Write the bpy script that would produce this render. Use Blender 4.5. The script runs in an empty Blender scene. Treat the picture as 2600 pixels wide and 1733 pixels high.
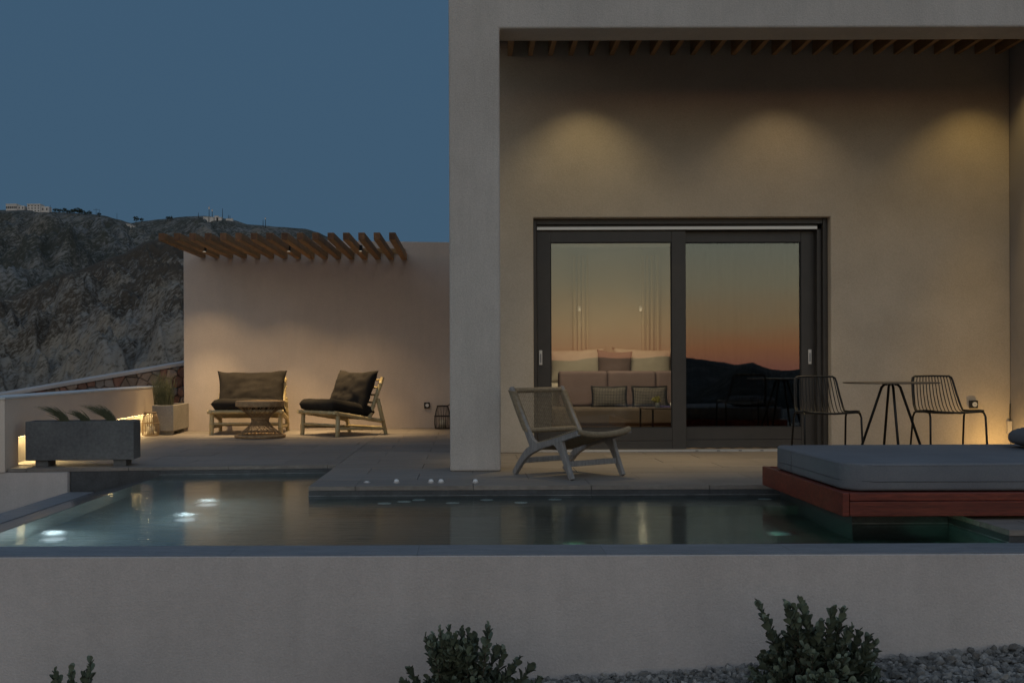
import bpy, bmesh, math, random
from mathutils import Vector, Matrix, noise
R = math.radians
rnd = random.Random(7)
sc = bpy.context.scene
C = sc.collection

# ------------------------------------------------------------------ camera, sky, exposure
cam_d = bpy.data.cameras.new('camera')
cam = bpy.data.objects.new('camera', cam_d)
C.objects.link(cam)
EYE = .86
cam.location = (0, 0, EYE)
cam.rotation_euler = (R(90), .0035, 0)
cam_d.sensor_width = 36
cam_d.lens = 37.385
cam_d.shift_x = .0423
cam_d.shift_y = .0256
cam_d.clip_end = 60000
cam_d.clip_start = .05
sc.camera = cam

world = bpy.data.worlds.new('World')
sc.world = world
world.use_nodes = True
wn, wl = world.node_tree.nodes, world.node_tree.links
bg = wn['Background']
tcw = wn.new('ShaderNodeTexCoord')
sepw = wn.new('ShaderNodeSeparateXYZ')
wl.new(tcw.outputs['Generated'], sepw.inputs[0])


def wramp(stops):
    r = wn.new('ShaderNodeValToRGB')
    e = r.color_ramp.elements
    while len(e) < len(stops):
        e.new(.5)
    for el, (p, c) in zip(e, stops):
        el.position = p
        el.color = (*c, 1)
    wl.new(sepw.outputs['Z'], r.inputs[0])
    return r


# after-sunset sky: afterglow low in the west (-Y), plain dusk blue in the east (+Y)
west = wramp([(0, (.74, .30, .21)), (.016, (.96, .42, .20)), (.04, (.88, .58, .31)), (.075, (.76, .67, .45)),
              (.125, (.60, .66, .55)), (.25, (.56, .62, .66)), (.5, (.42, .50, .60)), (1, (.13, .205, .31))])
east = wramp([(0, (.058, .105, .158)), (.12, (.049, .100, .160)), (.4, (.046, .098, .165)), (1, (.12, .195, .30))])
mr = wn.new('ShaderNodeMapRange')
mr.interpolation_type = 'SMOOTHSTEP'
mr.inputs['From Min'].default_value = .45
mr.inputs['From Max'].default_value = -.75
wl.new(sepw.outputs['Y'], mr.inputs['Value'])
mxw = wn.new('ShaderNodeMix')
mxw.data_type = 'RGBA'
wl.new(mr.outputs[0], mxw.inputs['Factor'])
wl.new(east.outputs[0], mxw.inputs['A'])
wl.new(west.outputs[0], mxw.inputs['B'])
wl.new(mxw.outputs['Result'], bg.inputs['Color'])
bg.inputs['Strength'].default_value = 1.0

sc.view_settings.view_transform = 'Standard'
sc.view_settings.look = 'None'
sc.view_settings.exposure = 0
sc.view_settings.gamma = 1
sc.view_settings.use_curve_mapping = False
sc.cycles.max_bounces = 10
sc.cycles.diffuse_bounces = 4
sc.cycles.glossy_bounces = 4
sc.cycles.transmission_bounces = 8
sc.cycles.transparent_max_bounces = 24
sc.cycles.sample_clamp_indirect = 2
sc.cycles.use_denoising = True
WARM = (1, .68, .36)


# ------------------------------------------------------------------ materials
def new_mat(name):
    m = bpy.data.materials.new(name)
    m.use_nodes = True
    return m, m.node_tree.nodes, m.node_tree.links, m.node_tree.nodes['Principled BSDF']


def pmat(name, c1, c2=None, scale=4, rough=.8, bump=0, bscale=60, bdist=.01, stretch=(1, 1, 1), metallic=0, spec=.4,
         rand=0, detail=5, coat=0, fine=None, coord='Object', edges=(.35, .65), blotch=()):
    m, n, l, b = new_mat(name)
    b.inputs['Roughness'].default_value = rough
    b.inputs['Metallic'].default_value = metallic
    b.inputs['Specular IOR Level'].default_value = spec
    b.inputs['Coat Weight'].default_value = coat
    tc = n.new('ShaderNodeTexCoord')
    mp = n.new('ShaderNodeMapping')
    mp.inputs['Scale'].default_value = stretch
    l.new(tc.outputs[coord], mp.inputs[0])
    out = None
    if c2:
        nz = n.new('ShaderNodeTexNoise')
        nz.inputs['Scale'].default_value = scale
        nz.inputs['Detail'].default_value = detail
        nz.inputs['Roughness'].default_value = .6
        l.new(mp.outputs[0], nz.inputs['Vector'])
        rp = n.new('ShaderNodeValToRGB')
        rp.color_ramp.elements[0].position = edges[0]
        rp.color_ramp.elements[0].color = (*c1, 1)
        rp.color_ramp.elements[1].position = edges[1]
        rp.color_ramp.elements[1].color = (*c2, 1)
        l.new(nz.outputs[0], rp.inputs[0])
        out = rp.outputs[0]
    if fine:  # fine speckle: (scale, amount)
        nf = n.new('ShaderNodeTexNoise')
        nf.inputs['Scale'].default_value = fine[0]
        nf.inputs['Detail'].default_value = 3
        l.new(mp.outputs[0], nf.inputs['Vector'])
        mrg = n.new('ShaderNodeMapRange')
        mrg.inputs['From Min'].default_value = .3
        mrg.inputs['From Max'].default_value = .7
        mrg.inputs['To Min'].default_value = 1 - fine[1]
        mrg.inputs['To Max'].default_value = 1 + fine[1]
        l.new(nf.outputs[0], mrg.inputs[0])
        mu = n.new('ShaderNodeVectorMath')
        mu.operation = 'SCALE'
        if out:
            l.new(out, mu.inputs[0])
        else:
            mu.inputs[0].default_value = c1
        l.new(mrg.outputs[0], mu.inputs['Scale'])
        out = mu.outputs[0]
    for bs, ba, bst in blotch:               # large soft wear: (scale, amount, stretch)
        mb_ = n.new('ShaderNodeMapping')
        mb_.inputs['Scale'].default_value = bst
        l.new(tc.outputs[coord], mb_.inputs[0])
        nf = n.new('ShaderNodeTexNoise')
        nf.inputs['Scale'].default_value = bs
        nf.inputs['Detail'].default_value = 6
        nf.inputs['Roughness'].default_value = .65
        l.new(mb_.outputs[0], nf.inputs['Vector'])
        mrg = n.new('ShaderNodeMapRange')
        mrg.inputs['From Min'].default_value = .3
        mrg.inputs['From Max'].default_value = .7
        mrg.inputs['To Min'].default_value = 1 - ba
        mrg.inputs['To Max'].default_value = 1 + ba
        l.new(nf.outputs[0], mrg.inputs[0])
        mu = n.new('ShaderNodeVectorMath')
        mu.operation = 'SCALE'
        if out:
            l.new(out, mu.inputs[0])
        else:
            mu.inputs[0].default_value = c1
        l.new(mrg.outputs[0], mu.inputs['Scale'])
        out = mu.outputs[0]
    if rand:
        oi = n.new('ShaderNodeObjectInfo')
        mrr = n.new('ShaderNodeMapRange')
        mrr.inputs['To Min'].default_value = 1 - rand
        mrr.inputs['To Max'].default_value = 1 + rand
        l.new(oi.outputs['Random'], mrr.inputs[0])
        mu = n.new('ShaderNodeVectorMath')
        mu.operation = 'SCALE'
        if out:
            l.new(out, mu.inputs[0])
        else:
            mu.inputs[0].default_value = c1
        l.new(mrr.outputs[0], mu.inputs['Scale'])
        out = mu.outputs[0]
    if out:
        l.new(out, b.inputs['Base Color'])
    else:
        b.inputs['Base Color'].default_value = (*c1, 1)
    if bump:
        nb = n.new('ShaderNodeTexNoise')
        nb.inputs['Scale'].default_value = bscale
        nb.inputs['Detail'].default_value = 4
        nb.inputs['Roughness'].default_value = .65
        l.new(mp.outputs[0], nb.inputs['Vector'])
        bp = n.new('ShaderNodeBump')
        bp.inputs['Strength'].default_value = bump
        bp.inputs['Distance'].default_value = bdist
        l.new(nb.outputs[0], bp.inputs['Height'])
        l.new(bp.outputs[0], b.inputs['Normal'])
    return m


def emis(name, col, strength):
    m, n, l, b = new_mat(name)
    b.inputs['Base Color'].default_value = (.6, .6, .6, 1)
    b.inputs['Emission Color'].default_value = (*col, 1)
    b.inputs['Emission Strength'].default_value = strength
    return m


STUCCO = pmat('beige_stucco', (.43, .388, .352), (.475, .43, .392), 1.3, .92, .42, 75, .012, fine=(95, .11), spec=.15, blotch=((2.2, .07, (1, 1, .5)), (7, .04, (3, 3, .35))))
STUCCO_W = pmat('white_stucco', (.435, .390, .370), (.48, .432, .412), 1.1, .92, .4, 90, .010, fine=(95, .06), spec=.15, blotch=((1.1, .06, (1, 1, 1.4)), (5, .03, (2.5, 2.5, .3)), (16, .035, (1, 1, 1))))
STUCCO_IN = pmat('lit_porch_stucco', (.44, .372, .295), (.485, .415, .335), 1.3, .92, .35, 75, .010, fine=(95, .07), spec=.15, blotch=((1.8, .06, (1, 1, 1)),))  # warm ambient light inside the portico put into the stucco colour
STUCCO_T = pmat('terrace_stucco', (.47, .40, .355), (.51, .435, .385), .9, .92, .3, 70, .008, fine=(80, .05), spec=.15, blotch=((1.2, .06, (1, 1, 1)), (5, .03, (2, 2, .4))))
DECK = pmat('deck_stone', (.165, .142, .125), (.215, .187, .165), 3, .62, .25, 40, .004, (.6, 6, 1), rand=.10,
            fine=(30, .14), spec=.4, coord='Object')
SLATE = pmat('dark_riser_stone', (.035, .038, .043), (.055, .058, .064), 5, .5, .25, 60, .003, rand=.12, fine=(60, .2))
COPING = pmat('coping_stone', (.155, .158, .17), (.20, .203, .215), 6, .6, .3, 70, .003, (1, 4, 1), rand=.05, fine=(90, .16))
WETSTONE = pmat('wet_stone', (.06, .06, .065), (.10, .10, .105), 7, .16, .08, 25, .004, (1, .2, 1), spec=.6)
BASIN = pmat('pool_plaster', (.055, .064, .058), (.08, .088, .08), 3, .7, .1, 30, .004)
WOOD = pmat('pergola_timber', (.21, .115, .042), (.33, .185, .072), 5, .6, .3, 30, .003, (9, .8, 9), rand=.22)
ENDGRAIN = pmat('timber_end_grain', (.10, .045, .025), (.17, .085, .04), 22, .75, .4, 60, .003, rand=.3)
RAFTER = pmat('rafter_timber', (.22, .125, .06), (.30, .18, .09), 4, .6, .2, 30, .003, (9, .8, 9), rand=.12)
REDWOOD = pmat('daybed_timber', (.10, .016, .010), (.185, .033, .018), 5, .45, .3, 22, .003, (.7, 11, 11), rand=.15, fine=(26, .35), blotch=((3, .2, (.3, 3, 3)),))
TEAK = pmat('weathered_teak', (.165, .155, .15), (.25, .235, .225), 6, .65, .25, 40, .003, (8, 8, 1.2), fine=(50, .12))
ROPE = pmat('woven_rope', (.20, .155, .10), (.29, .23, .155), 40, .85, .5, 260, .004)
BAMBOO = pmat('bamboo_cane', (.36, .275, .14), (.48, .39, .22), 9, .45, .2, 30, .003, rand=.1)
RATTAN = pmat('rattan_cane', (.21, .13, .068), (.32, .215, .115), 18, .55, .3, 120, .003)
CUSH = pmat('charcoal_cotton', (.016, .014, .013), (.026, .0225, .020), 3, .95, .45, 260, .004, fine=(120, .15), spec=.15)
MATT = pmat('slate_grey_canvas', (.138, .143, .157), (.163, .168, .182), 2.5, .9, .3, 300, .003, fine=(160, .10), spec=.15)
MATT_D = pmat('dark_grey_canvas', (.10, .104, .115), (.12, .124, .135), 3, .9, .3, 300, .003, spec=.15)
CONC = pmat('dark_concrete', (.085, .085, .088), (.125, .125, .125), 3, .8, .3, 45, .004, fine=(40, .16))
SOIL = pmat('planter_soil', (.03, .024, .018), (.06, .048, .035), 30, .95, .6, 60, .01)
FRAME = pmat('dark_bronze_frame', (.038, .033, .030), (.046, .040, .036), 8, .42, 0, spec=.5)
FRAME_IN = pmat('dark_frame_gasket', (.012, .012, .012), rough=.6)
ALU = pmat('pale_aluminium', (.55, .54, .53), rough=.35, metallic=.6)
BLACKM = pmat('black_powder_coat', (.005, .005, .0055), rough=.5, spec=.35)
BLACKP = pmat('black_plastic', (.015, .014, .014), rough=.4)
WHITEP = pmat('white_plastic', (.62, .62, .62), rough=.4)
CHROME = pmat('brushed_steel', (.62, .62, .63), rough=.3, metallic=.9)
DARKCANE = pmat('dark_bamboo_stick', (.045, .03, .022), (.085, .06, .04), 30, .6, .2, 60, .002)
LEAFG = pmat('thick_green_leaf', (.085, .105, .07), (.155, .18, .125), 14, .5, .15, 60, .003, rand=.35, spec=.45, edges=(.3, .7))
STEM = pmat('brown_stem', (.075, .06, .042), rough=.9)
GRASSM = pmat('feather_grass', (.085, .095, .05), (.16, .16, .09), 8, .75)
GRAVELM = pmat('limestone_gravel', (.155, .145, .137), (.30, .277, .255), 9, .9, .4, 90, .004, fine=(60, .25))
GROUNDM = pmat('bare_earth', (.10, .095, .085), (.15, .14, .125), 8, .95, .5, 20, .02)
MORTAR = pmat('wall_mortar', (.06, .05, .045), (.085, .072, .062), 20, .95, .5, 60, .01)
LINEN = pmat('white_linen', (.62, .58, .50), (.68, .64, .56), 6, .95, .3, 30, .006)
TAUPE = pmat('taupe_upholstery', (.225, .168, .165), (.265, .20, .195), 4, .95, .3, 300, .002)
FLOORW = pmat('oak_boards', (.30, .21, .13), (.38, .27, .17), 3, .5, .1, 30, .002, (1, 8, 1))
PLASTER = pmat('room_plaster', (.50, .455, .38), (.53, .48, .405), 2, .9)
HOUSEW = pmat('far_house_render', (.55, .50, .45), (.62, .57, .52), .3, .9)
HOUSED = pmat('far_house_glass', (.05, .05, .055), rough=.3)
TREED = pmat('far_tree_foliage', (.018, .024, .016), (.04, .05, .03), .8, .95)


def glass_mat():
    m, n, l, b = new_mat('door_glass')
    n.remove(b)
    tr = n.new('ShaderNodeBsdfTransparent')
    tr.inputs[0].default_value = (.90, .93, .92, 1)
    gl = n.new('ShaderNodeBsdfGlossy')
    gl.inputs['Roughness'].default_value = .0
    tc = n.new('ShaderNodeTexCoord')          # faint roller wave of real panes
    nz = n.new('ShaderNodeTexNoise')
    nz.inputs['Scale'].default_value = 2.2
    nz.inputs['Detail'].default_value = 1
    l.new(tc.outputs['Object'], nz.inputs['Vector'])
    bp = n.new('ShaderNodeBump')
    bp.inputs['Strength'].default_value = .08
    bp.inputs['Distance'].default_value = .01
    l.new(nz.outputs[0], bp.inputs['Height'])
    l.new(bp.outputs[0], gl.inputs['Normal'])
    fr = n.new('ShaderNodeFresnel')
    fr.inputs['IOR'].default_value = 2.0
    mx = n.new('ShaderNodeMixShader')
    l.new(fr.outputs[0], mx.inputs[0])
    l.new(tr.outputs[0], mx.inputs[1])
    l.new(gl.outputs[0], mx.inputs[2])
    l.new(mx.outputs[0], n['Material Output'].inputs[0])
    return m


def water_mat():
    m, n, l, b = new_mat('pool_water')
    n.remove(b)
    g = n.new('ShaderNodeBsdfGlass')
    g.inputs['Color'].default_value = (.86, .92, .92, 1)
    g.inputs['IOR'].default_value = 1.333
    g.inputs['Roughness'].default_value = .10
    tc = n.new('ShaderNodeTexCoord')
    mp = n.new('ShaderNodeMapping')
    mp.inputs['Scale'].default_value = (.5, 4.5, 1)
    l.new(tc.outputs['Object'], mp.inputs[0])
    nz = n.new('ShaderNodeTexNoise')
    nz.inputs['Scale'].default_value = 7
    nz.inputs['Detail'].default_value = 3
    l.new(mp.outputs[0], nz.inputs['Vector'])
    bp = n.new('ShaderNodeBump')
    bp.inputs['Strength'].default_value = .2
    bp.inputs['Distance'].default_value = .01
    l.new(nz.outputs[0], bp.inputs['Height'])
    l.new(bp.outputs[0], g.inputs['Normal'])
    l.new(g.outputs[0], n['Material Output'].inputs[0])
    return m


def hill_mat(name, rock, tan, scrub, s, zb=None):
    m, n, l, b = new_mat(name)
    b.inputs['Roughness'].default_value = .95
    b.inputs['Specular IOR Level'].default_value = .1
    tc = n.new('ShaderNodeTexCoord')

    def nz(scale, detail, stretch=(1, 1, 1), rot=0):
        mp = n.new('ShaderNodeMapping')
        mp.vector_type = 'TEXTURE'           # long streaks along the tilted strata
        mp.inputs['Scale'].default_value = stretch
        mp.inputs['Rotation'].default_value = (0, rot, 0)
        l.new(tc.outputs['Object'], mp.inputs[0])
        t = n.new('ShaderNodeTexNoise')
        t.inputs['Scale'].default_value = scale * s
        t.inputs['Detail'].default_value = detail
        t.inputs['Roughness'].default_value = .68
        l.new(mp.outputs[0], t.inputs['Vector'])
        return t.outputs[0]

    def ramp(src, a, bb):
        r = n.new('ShaderNodeMapRange')
        r.inputs['From Min'].default_value = a
        r.inputs['From Max'].default_value = bb
        l.new(src, r.inputs[0])
        return r.outputs[0]

    def mix(f, a, bb):
        x = n.new('ShaderNodeMix')
        x.data_type = 'RGBA'
        l.new(f, x.inputs['Factor'])
        for s_, k in ((a, 'A'), (bb, 'B')):
            if isinstance(s_, tuple):
                x.inputs[k].default_value = (*s_, 1)
            else:
                l.new(s_, x.inputs[k])
        return x.outputs['Result']
    rk = mix(ramp(nz(.02, 4), .4, .6), rock, tan)
    big = nz(.016, 5, (3.2, 1.6, 1), -.6)
    fine = nz(.33, 5, (2.6, 1.4, 1), -.6)
    ad = n.new('ShaderNodeMath')
    ad.operation = 'MULTIPLY_ADD'
    ad.inputs[1].default_value = .75
    l.new(big, ad.inputs[0])
    l.new(fine, ad.inputs[2])
    src = ad.outputs[0]
    if zb:                                   # scrub on the gentler upper slope, bare rock on the faces below
        sx = n.new('ShaderNodeSeparateXYZ')
        l.new(tc.outputs['Object'], sx.inputs[0])
        zr = n.new('ShaderNodeMapRange')
        zr.inputs['From Min'].default_value, zr.inputs['From Max'].default_value = zb[0], zb[1]
        zr.inputs['To Min'].default_value, zr.inputs['To Max'].default_value = zb[2], zb[3]
        l.new(sx.outputs['Z'], zr.inputs[0])
        a2 = n.new('ShaderNodeMath')
        l.new(src, a2.inputs[0])
        l.new(zr.outputs[0], a2.inputs[1])
        src = a2.outputs[0]
    c = mix(ramp(src, .80, 1.0), scrub, rk)
    l.new(c, b.inputs['Base Color'])
    bp = n.new('ShaderNodeBump')
    bp.inputs['Strength'].default_value = 1
    bp.inputs['Distance'].default_value = 1.0 / s
    l.new(nz(.20, 6, (2.2, 1.2, 1), -.6), bp.inputs['Height'])
    l.new(bp.outputs[0], b.inputs['Normal'])
    return m


def pattern_mat(name):
    m, n, l, b = new_mat(name)
    b.inputs['Roughness'].default_value = .95
    tc = n.new('ShaderNodeTexCoord')
    mp = n.new('ShaderNodeMapping')
    mp.inputs['Rotation'].default_value = (0, R(45), 0)
    mp.inputs['Scale'].default_value = (1, .01, 1)
    l.new(tc.outputs['Object'], mp.inputs[0])
    ch = n.new('ShaderNodeTexChecker')
    ch.inputs['Scale'].default_value = 80
    ch.inputs['Color1'].default_value = (.22, .205, .18, 1)
    ch.inputs['Color2'].default_value = (.035, .035, .04, 1)
    l.new(mp.outputs[0], ch.inputs[0])
    l.new(ch.outputs[0], b.inputs['Base Color'])
    return m


GLASS, WATER, PATTERN = glass_mat(), water_mat(), pattern_mat('woven_diamond_fabric')
HILLF = hill_mat('far_hill_rock', (.185, .178, .172), (.195, .175, .15), (.054, .054, .044), 2.0, (-10, 110, .02, -.03))
HILLN = hill_mat('near_hill_rock', (.215, .20, .182), (.245, .205, .16), (.068, .054, .041), 3.4, (5, 48, .08, -.16))
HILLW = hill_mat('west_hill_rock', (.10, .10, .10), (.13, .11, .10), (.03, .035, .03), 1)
VALLEY = pmat('valley_scrub', (.035, .045, .05), (.05, .06, .065), .01, .95)


# ------------------------------------------------------------------ mesh helpers
class MB:
    def __init__(s):
        s.v, s.f = [], []

    def add(s, v, f):
        o = len(s.v)
        s.v += [tuple(p) for p in v]
        s.f += [tuple(i + o for i in q) for q in f]

    def box(s, x0, x1, y0, y1, z0, z1, M=None):
        v = [Vector(p) for p in ((x0, y0, z0), (x1, y0, z0), (x1, y1, z0), (x0, y1, z0), (x0, y0, z1), (x1, y0, z1), (x1, y1, z1), (x0, y1, z1))]
        if M:
            v = [M @ p for p in v]
        s.add(v, [(3, 2, 1, 0), (4, 5, 6, 7), (0, 1, 5, 4), (1, 2, 6, 5), (2, 3, 7, 6), (3, 0, 4, 7)])

    def prism(s, poly, axis, a0, a1):
        """extrude a 2D polygon along axis 'y' (poly = x,z), 'x' (poly = y,z) or 'z' (poly = x,y)"""
        def mk(p, a):
            return {'y': (p[0], a, p[1]), 'x': (a, p[0], p[1]), 'z': (p[0], p[1], a)}[axis]
        n = len(poly)
        v = [mk(p, a0) for p in poly] + [mk(p, a1) for p in poly]
        f = [tuple(range(n))[::-1], tuple(range(n, 2 * n))] + [(i, (i + 1) % n, n + (i + 1) % n, n + i) for i in range(n)]
        s.add(v, f)

    def tube(s, pts, r, n=8, closed=False, cap=True):
        pts = [Vector(p) for p in pts]
        k = len(pts)
        rs = r if isinstance(r, (list, tuple)) else [r] * k
        up = None
        base = len(s.v)
        for i, p in enumerate(pts):
            if closed:
                t = (pts[(i + 1) % k] - pts[i - 1])
            else:
                t = pts[min(i + 1, k - 1)] - pts[max(i - 1, 0)]
            t.normalize()
            if up is None:
                up = Vector((0, 0, 1)) if abs(t.z) < .9 else Vector((0, 1, 0))
            a = t.cross(up)
            if a.length < 1e-5:
                a = t.cross(Vector((1, .3, 0)))
            a.normalize()
            b = a.cross(t).normalized()
            up = b
            for j in range(n):
                q = 2 * math.pi * j / n
                s.v.append(tuple(p + (a * math.cos(q) + b * math.sin(q)) * rs[i]))
        for i in range(k if closed else k - 1):
            i2 = (i + 1) % k
            for j in range(n):
                j2 = (j + 1) % n
                s.f.append((base + i * n + j, base + i * n + j2, base + i2 * n + j2, base + i2 * n + j))
        if cap and not closed:
            s.f.append(tuple(base + j for j in range(n))[::-1])
            s.f.append(tuple(base + (k - 1) * n + j for j in range(n)))

    def lathe(s, prof, n=24, c=(0, 0, 0), cap=True):
        base = len(s.v)
        for r, z in prof:
            for j in range(n):
                q = 2 * math.pi * j / n
                s.v.append((c[0] + r * math.cos(q), c[1] + r * math.sin(q), c[2] + z))
        for i in range(len(prof) - 1):
            for j in range(n):
                j2 = (j + 1) % n
                s.f.append((base + i * n + j, base + i * n + j2, base + (i + 1) * n + j2, base + (i + 1) * n + j))
        if cap:
            s.f.append(tuple(base + j for j in range(n))[::-1])
            s.f.append(tuple(base + (len(prof) - 1) * n + j for j in range(n)))

    def grid(s, nx, ny, fn):
        base = len(s.v)
        for j in range(ny + 1):
            for i in range(nx + 1):
                s.v.append(tuple(fn(i / nx, j / ny)))
        for j in range(ny):
            for i in range(nx):
                a = base + j * (nx + 1) + i
                s.f.append((a, a + 1, a + nx + 2, a + nx + 1))

    def xf(s, M):
        s.v = [tuple(M @ Vector(p)) for p in s.v]
        return s


def mesh(name, mb, m, smooth=False, recalc=True):
    me = bpy.data.meshes.new(name)
    me.from_pydata(mb.v, [], mb.f)
    if recalc:
        b = bmesh.new()
        b.from_mesh(me)
        bmesh.ops.recalc_face_normals(b, faces=b.faces)
        b.to_mesh(me)
        b.free()
    if m:
        me.materials.append(m)
    if smooth:
        me.polygons.foreach_set('use_smooth', [True] * len(me.polygons))
        if smooth == 'auto':
            me.set_sharp_from_angle(angle=R(40))
    me.update()
    return me


def link(name, me, parent=None):
    o = bpy.data.objects.new(name, me)
    C.objects.link(o)
    o.parent = parent
    return o


def obj(name, mb, m, parent=None, smooth=False, bevel=0, world=False, kind=None, recalc=True, label=None, segs=2):
    if world and parent:
        p = parent
        off = Vector((0, 0, 0))
        while p:
            off += p.location
            p = p.parent
        mb.v = [(v[0] - off.x, v[1] - off.y, v[2] - off.z) for v in mb.v]
    o = link(name, mesh(name, mb, m, smooth, recalc), parent)
    if bevel:
        b = o.modifiers.new('bevel', 'BEVEL')
        b.width = bevel
        b.segments = segs
        b.limit_method = 'ANGLE'
        b.angle_limit = R(40)
    if kind:
        o['kind'] = kind
    if label:
        o['label'] = label
    return o


def boxo(name, b, m, parent=None, bevel=0, world=True, **k):
    q = MB()
    q.box(*b)
    return obj(name, q, m, parent, bevel=bevel, world=world, **k)


def tag(o, label, cat, group=None):
    o['label'] = label
    o['category'] = cat
    if group:
        o['group'] = group
    return o


def thing(name, label, cat, loc=(0, 0, 0), rz=0, group=None):
    o = link(name, None)
    o.location = loc
    o.rotation_euler = (0, 0, rz)
    o.empty_display_size = .1
    return tag(o, label, cat, group)


def struct(name, mb, m, **k):
    return obj(name, mb, m, kind='structure', **k)


def copy_tree(o, parent=None):
    c = o.copy()
    C.objects.link(c)
    c.parent = parent
    for ch in list(o.children):
        copy_tree(ch, c)
    return c


def spot(name, loc, target, power, angle, blend, parent=None, col=WARM, size=.03):
    d = bpy.data.lights.new(name, 'SPOT')
    d.energy = power
    d.color = col
    d.spot_size = R(angle)
    d.spot_blend = blend
    d.shadow_soft_size = size
    o = bpy.data.objects.new(name, d)
    C.objects.link(o)
    o.location = loc
    o.rotation_euler = (Vector(target) - Vector(loc)).to_track_quat('-Z', 'Y').to_euler()
    if parent:
        p = Vector((0, 0, 0))
        q = parent
        while q:
            p += q.location
            q = q.parent
        o.location = Vector(loc) - p
        o.parent = parent
    return o


def point(name, loc, power, parent=None, col=WARM, size=.04):
    d = bpy.data.lights.new(name, 'POINT')
    d.energy = power
    d.color = col
    d.shadow_soft_size = size
    o = bpy.data.objects.new(name, d)
    C.objects.link(o)
    o.location = loc
    if parent:
        p = Vector((0, 0, 0))
        q = parent
        while q:
            p += q.location
            q = q.parent
        o.location = Vector(loc) - p
        o.parent = parent
    return o


def clip(poly, planes):
    for px, py, nx, ny in planes:
        out = []
        for i in range(len(poly)):
            a, b = poly[i - 1], poly[i]
            da = (a[0] - px) * nx + (a[1] - py) * ny
            db = (b[0] - px) * nx + (b[1] - py) * ny
            if (da >= 0) != (db >= 0):
                t = da / (da - db)
                out.append((a[0] + (b[0] - a[0]) * t, a[1] + (b[1] - a[1]) * t))
            if db >= 0:
                out.append(b)
        poly = out
        if len(poly) < 3:
            return []
    return poly


def area(p):
    return abs(sum(p[i - 1][0] * p[i][1] - p[i][0] * p[i - 1][1] for i in range(len(p)))) / 2


def inset(poly, d):
    a = sum(poly[i - 1][0] * poly[i][1] - poly[i][0] * poly[i - 1][1] for i in range(len(poly)))
    if a < 0:
        poly = poly[::-1]
    pl = []
    for i in range(len(poly)):
        p, q = poly[i - 1], poly[i]
        dx, dy = q[0] - p[0], q[1] - p[1]
        L = math.hypot(dx, dy) or 1
        nx, ny = -dy / L, dx / L
        pl.append((p[0] + nx * d, p[1] + ny * d, nx, ny))
    return clip(poly, pl)


def fbm(p, o=4, lac=2.1, g=.5):
    s, a, f = 0, 1, 1
    for _ in range(o):
        s += a * noise.noise(p * f)
        a *= g
        f *= lac
    return s


def lerp_prof(pr, x):
    if x <= pr[0][0]:
        return pr[0][1]
    for (a, b), (c, d) in zip(pr, pr[1:]):
        if x <= c:
            t = (x - a) / (c - a)
            t = t * t * (3 - 2 * t) * .5 + t * .5
            return b + (d - b) * t
    return pr[-1][1]


# ------------------------------------------------------------------ terrain
def px_slope(u, v):          # photo pixel -> (tan azimuth, tan elevation)
    dx, dv = u - 1190, v - 933
    return (dx - .0035 * dv) / 2700, -(dv + .0035 * dx) / 2700


def hill(name, prof, Yc, Yn, zn, m, k0, k1, nx, ny, amp, sgn=1, pw=1.0, back=.5, seed=0, skew=.6, mirror=0):
    pr = [px_slope(*p) for p in prof]
    mb = MB()
    D0 = mirror

    def h(k, t):
        Y = Yn + (Yc - Yn) * t
        X = k * (Y + D0)
        e = lerp_prof(pr, k)
        zc = EYE + e * (Yc + D0)
        q = Vector((X + skew * Y * .6, Y * .7, seed * 31.7)) / (Yc * .11)
        rg = noise.ridged_multi_fractal(Vector((q.x * 1.2, q.y * .45, q.z)), .9, 2.1, 5, 1.0, 2.0) - 1.1
        f = fbm(q * 3.1, 5)
        if t <= 1:
            z = zn + (zc - zn) * t ** pw
            w = math.sin(min(t, 1) * math.pi) ** .7 if t < 1 else 0
            z += amp * w * (rg * .8 + f * .55) + amp * .10 * fbm(q * 11, 3) * min(1, (1 - t) * 12)
            lim = EYE + (e - .0022 * min(1, (1 - t) * 14)) * (Y + D0)      # nothing on the slope stands above the crest line
            z = min(z, lim)
        else:
            z = zc - (Y - Yc) * back
        return Vector((X, sgn * Y, z))
    mb.grid(nx, ny, lambda a, b: h(k0 + (k1 - k0) * a, b * 1.12))
    return struct(name, mb, m, smooth=True, recalc=False)


SKY_CREST = [(-900, 560), (-300, 540), (0, 533), (66, 531), (122, 537), (220, 542), (265, 547), (300, 556), (332, 565), (365, 560), (410, 556),
             (475, 549), (515, 547), (560, 553), (597, 559), (630, 569), (707, 575), (774, 579), (807, 589), (830, 600), (870, 628),
             (1000, 690), (1142, 740), (1400, 800), (2000, 860)]
hill('far_hill', SKY_CREST, 900, 300, -40, HILLF, -.56, .06, 330, 240, 34, seed=1)
hill('near_hill', [(-900, 900), (-200, 800), (0, 757), (180, 690), (300, 648), (381, 610), (450, 600), (520, 604), (700, 640), (830, 690),
                   (1142, 800), (1500, 880)], 470, 170, -45, HILLN, -.56, .06, 330, 240, 24, seed=2, pw=.85, back=.3)
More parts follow.
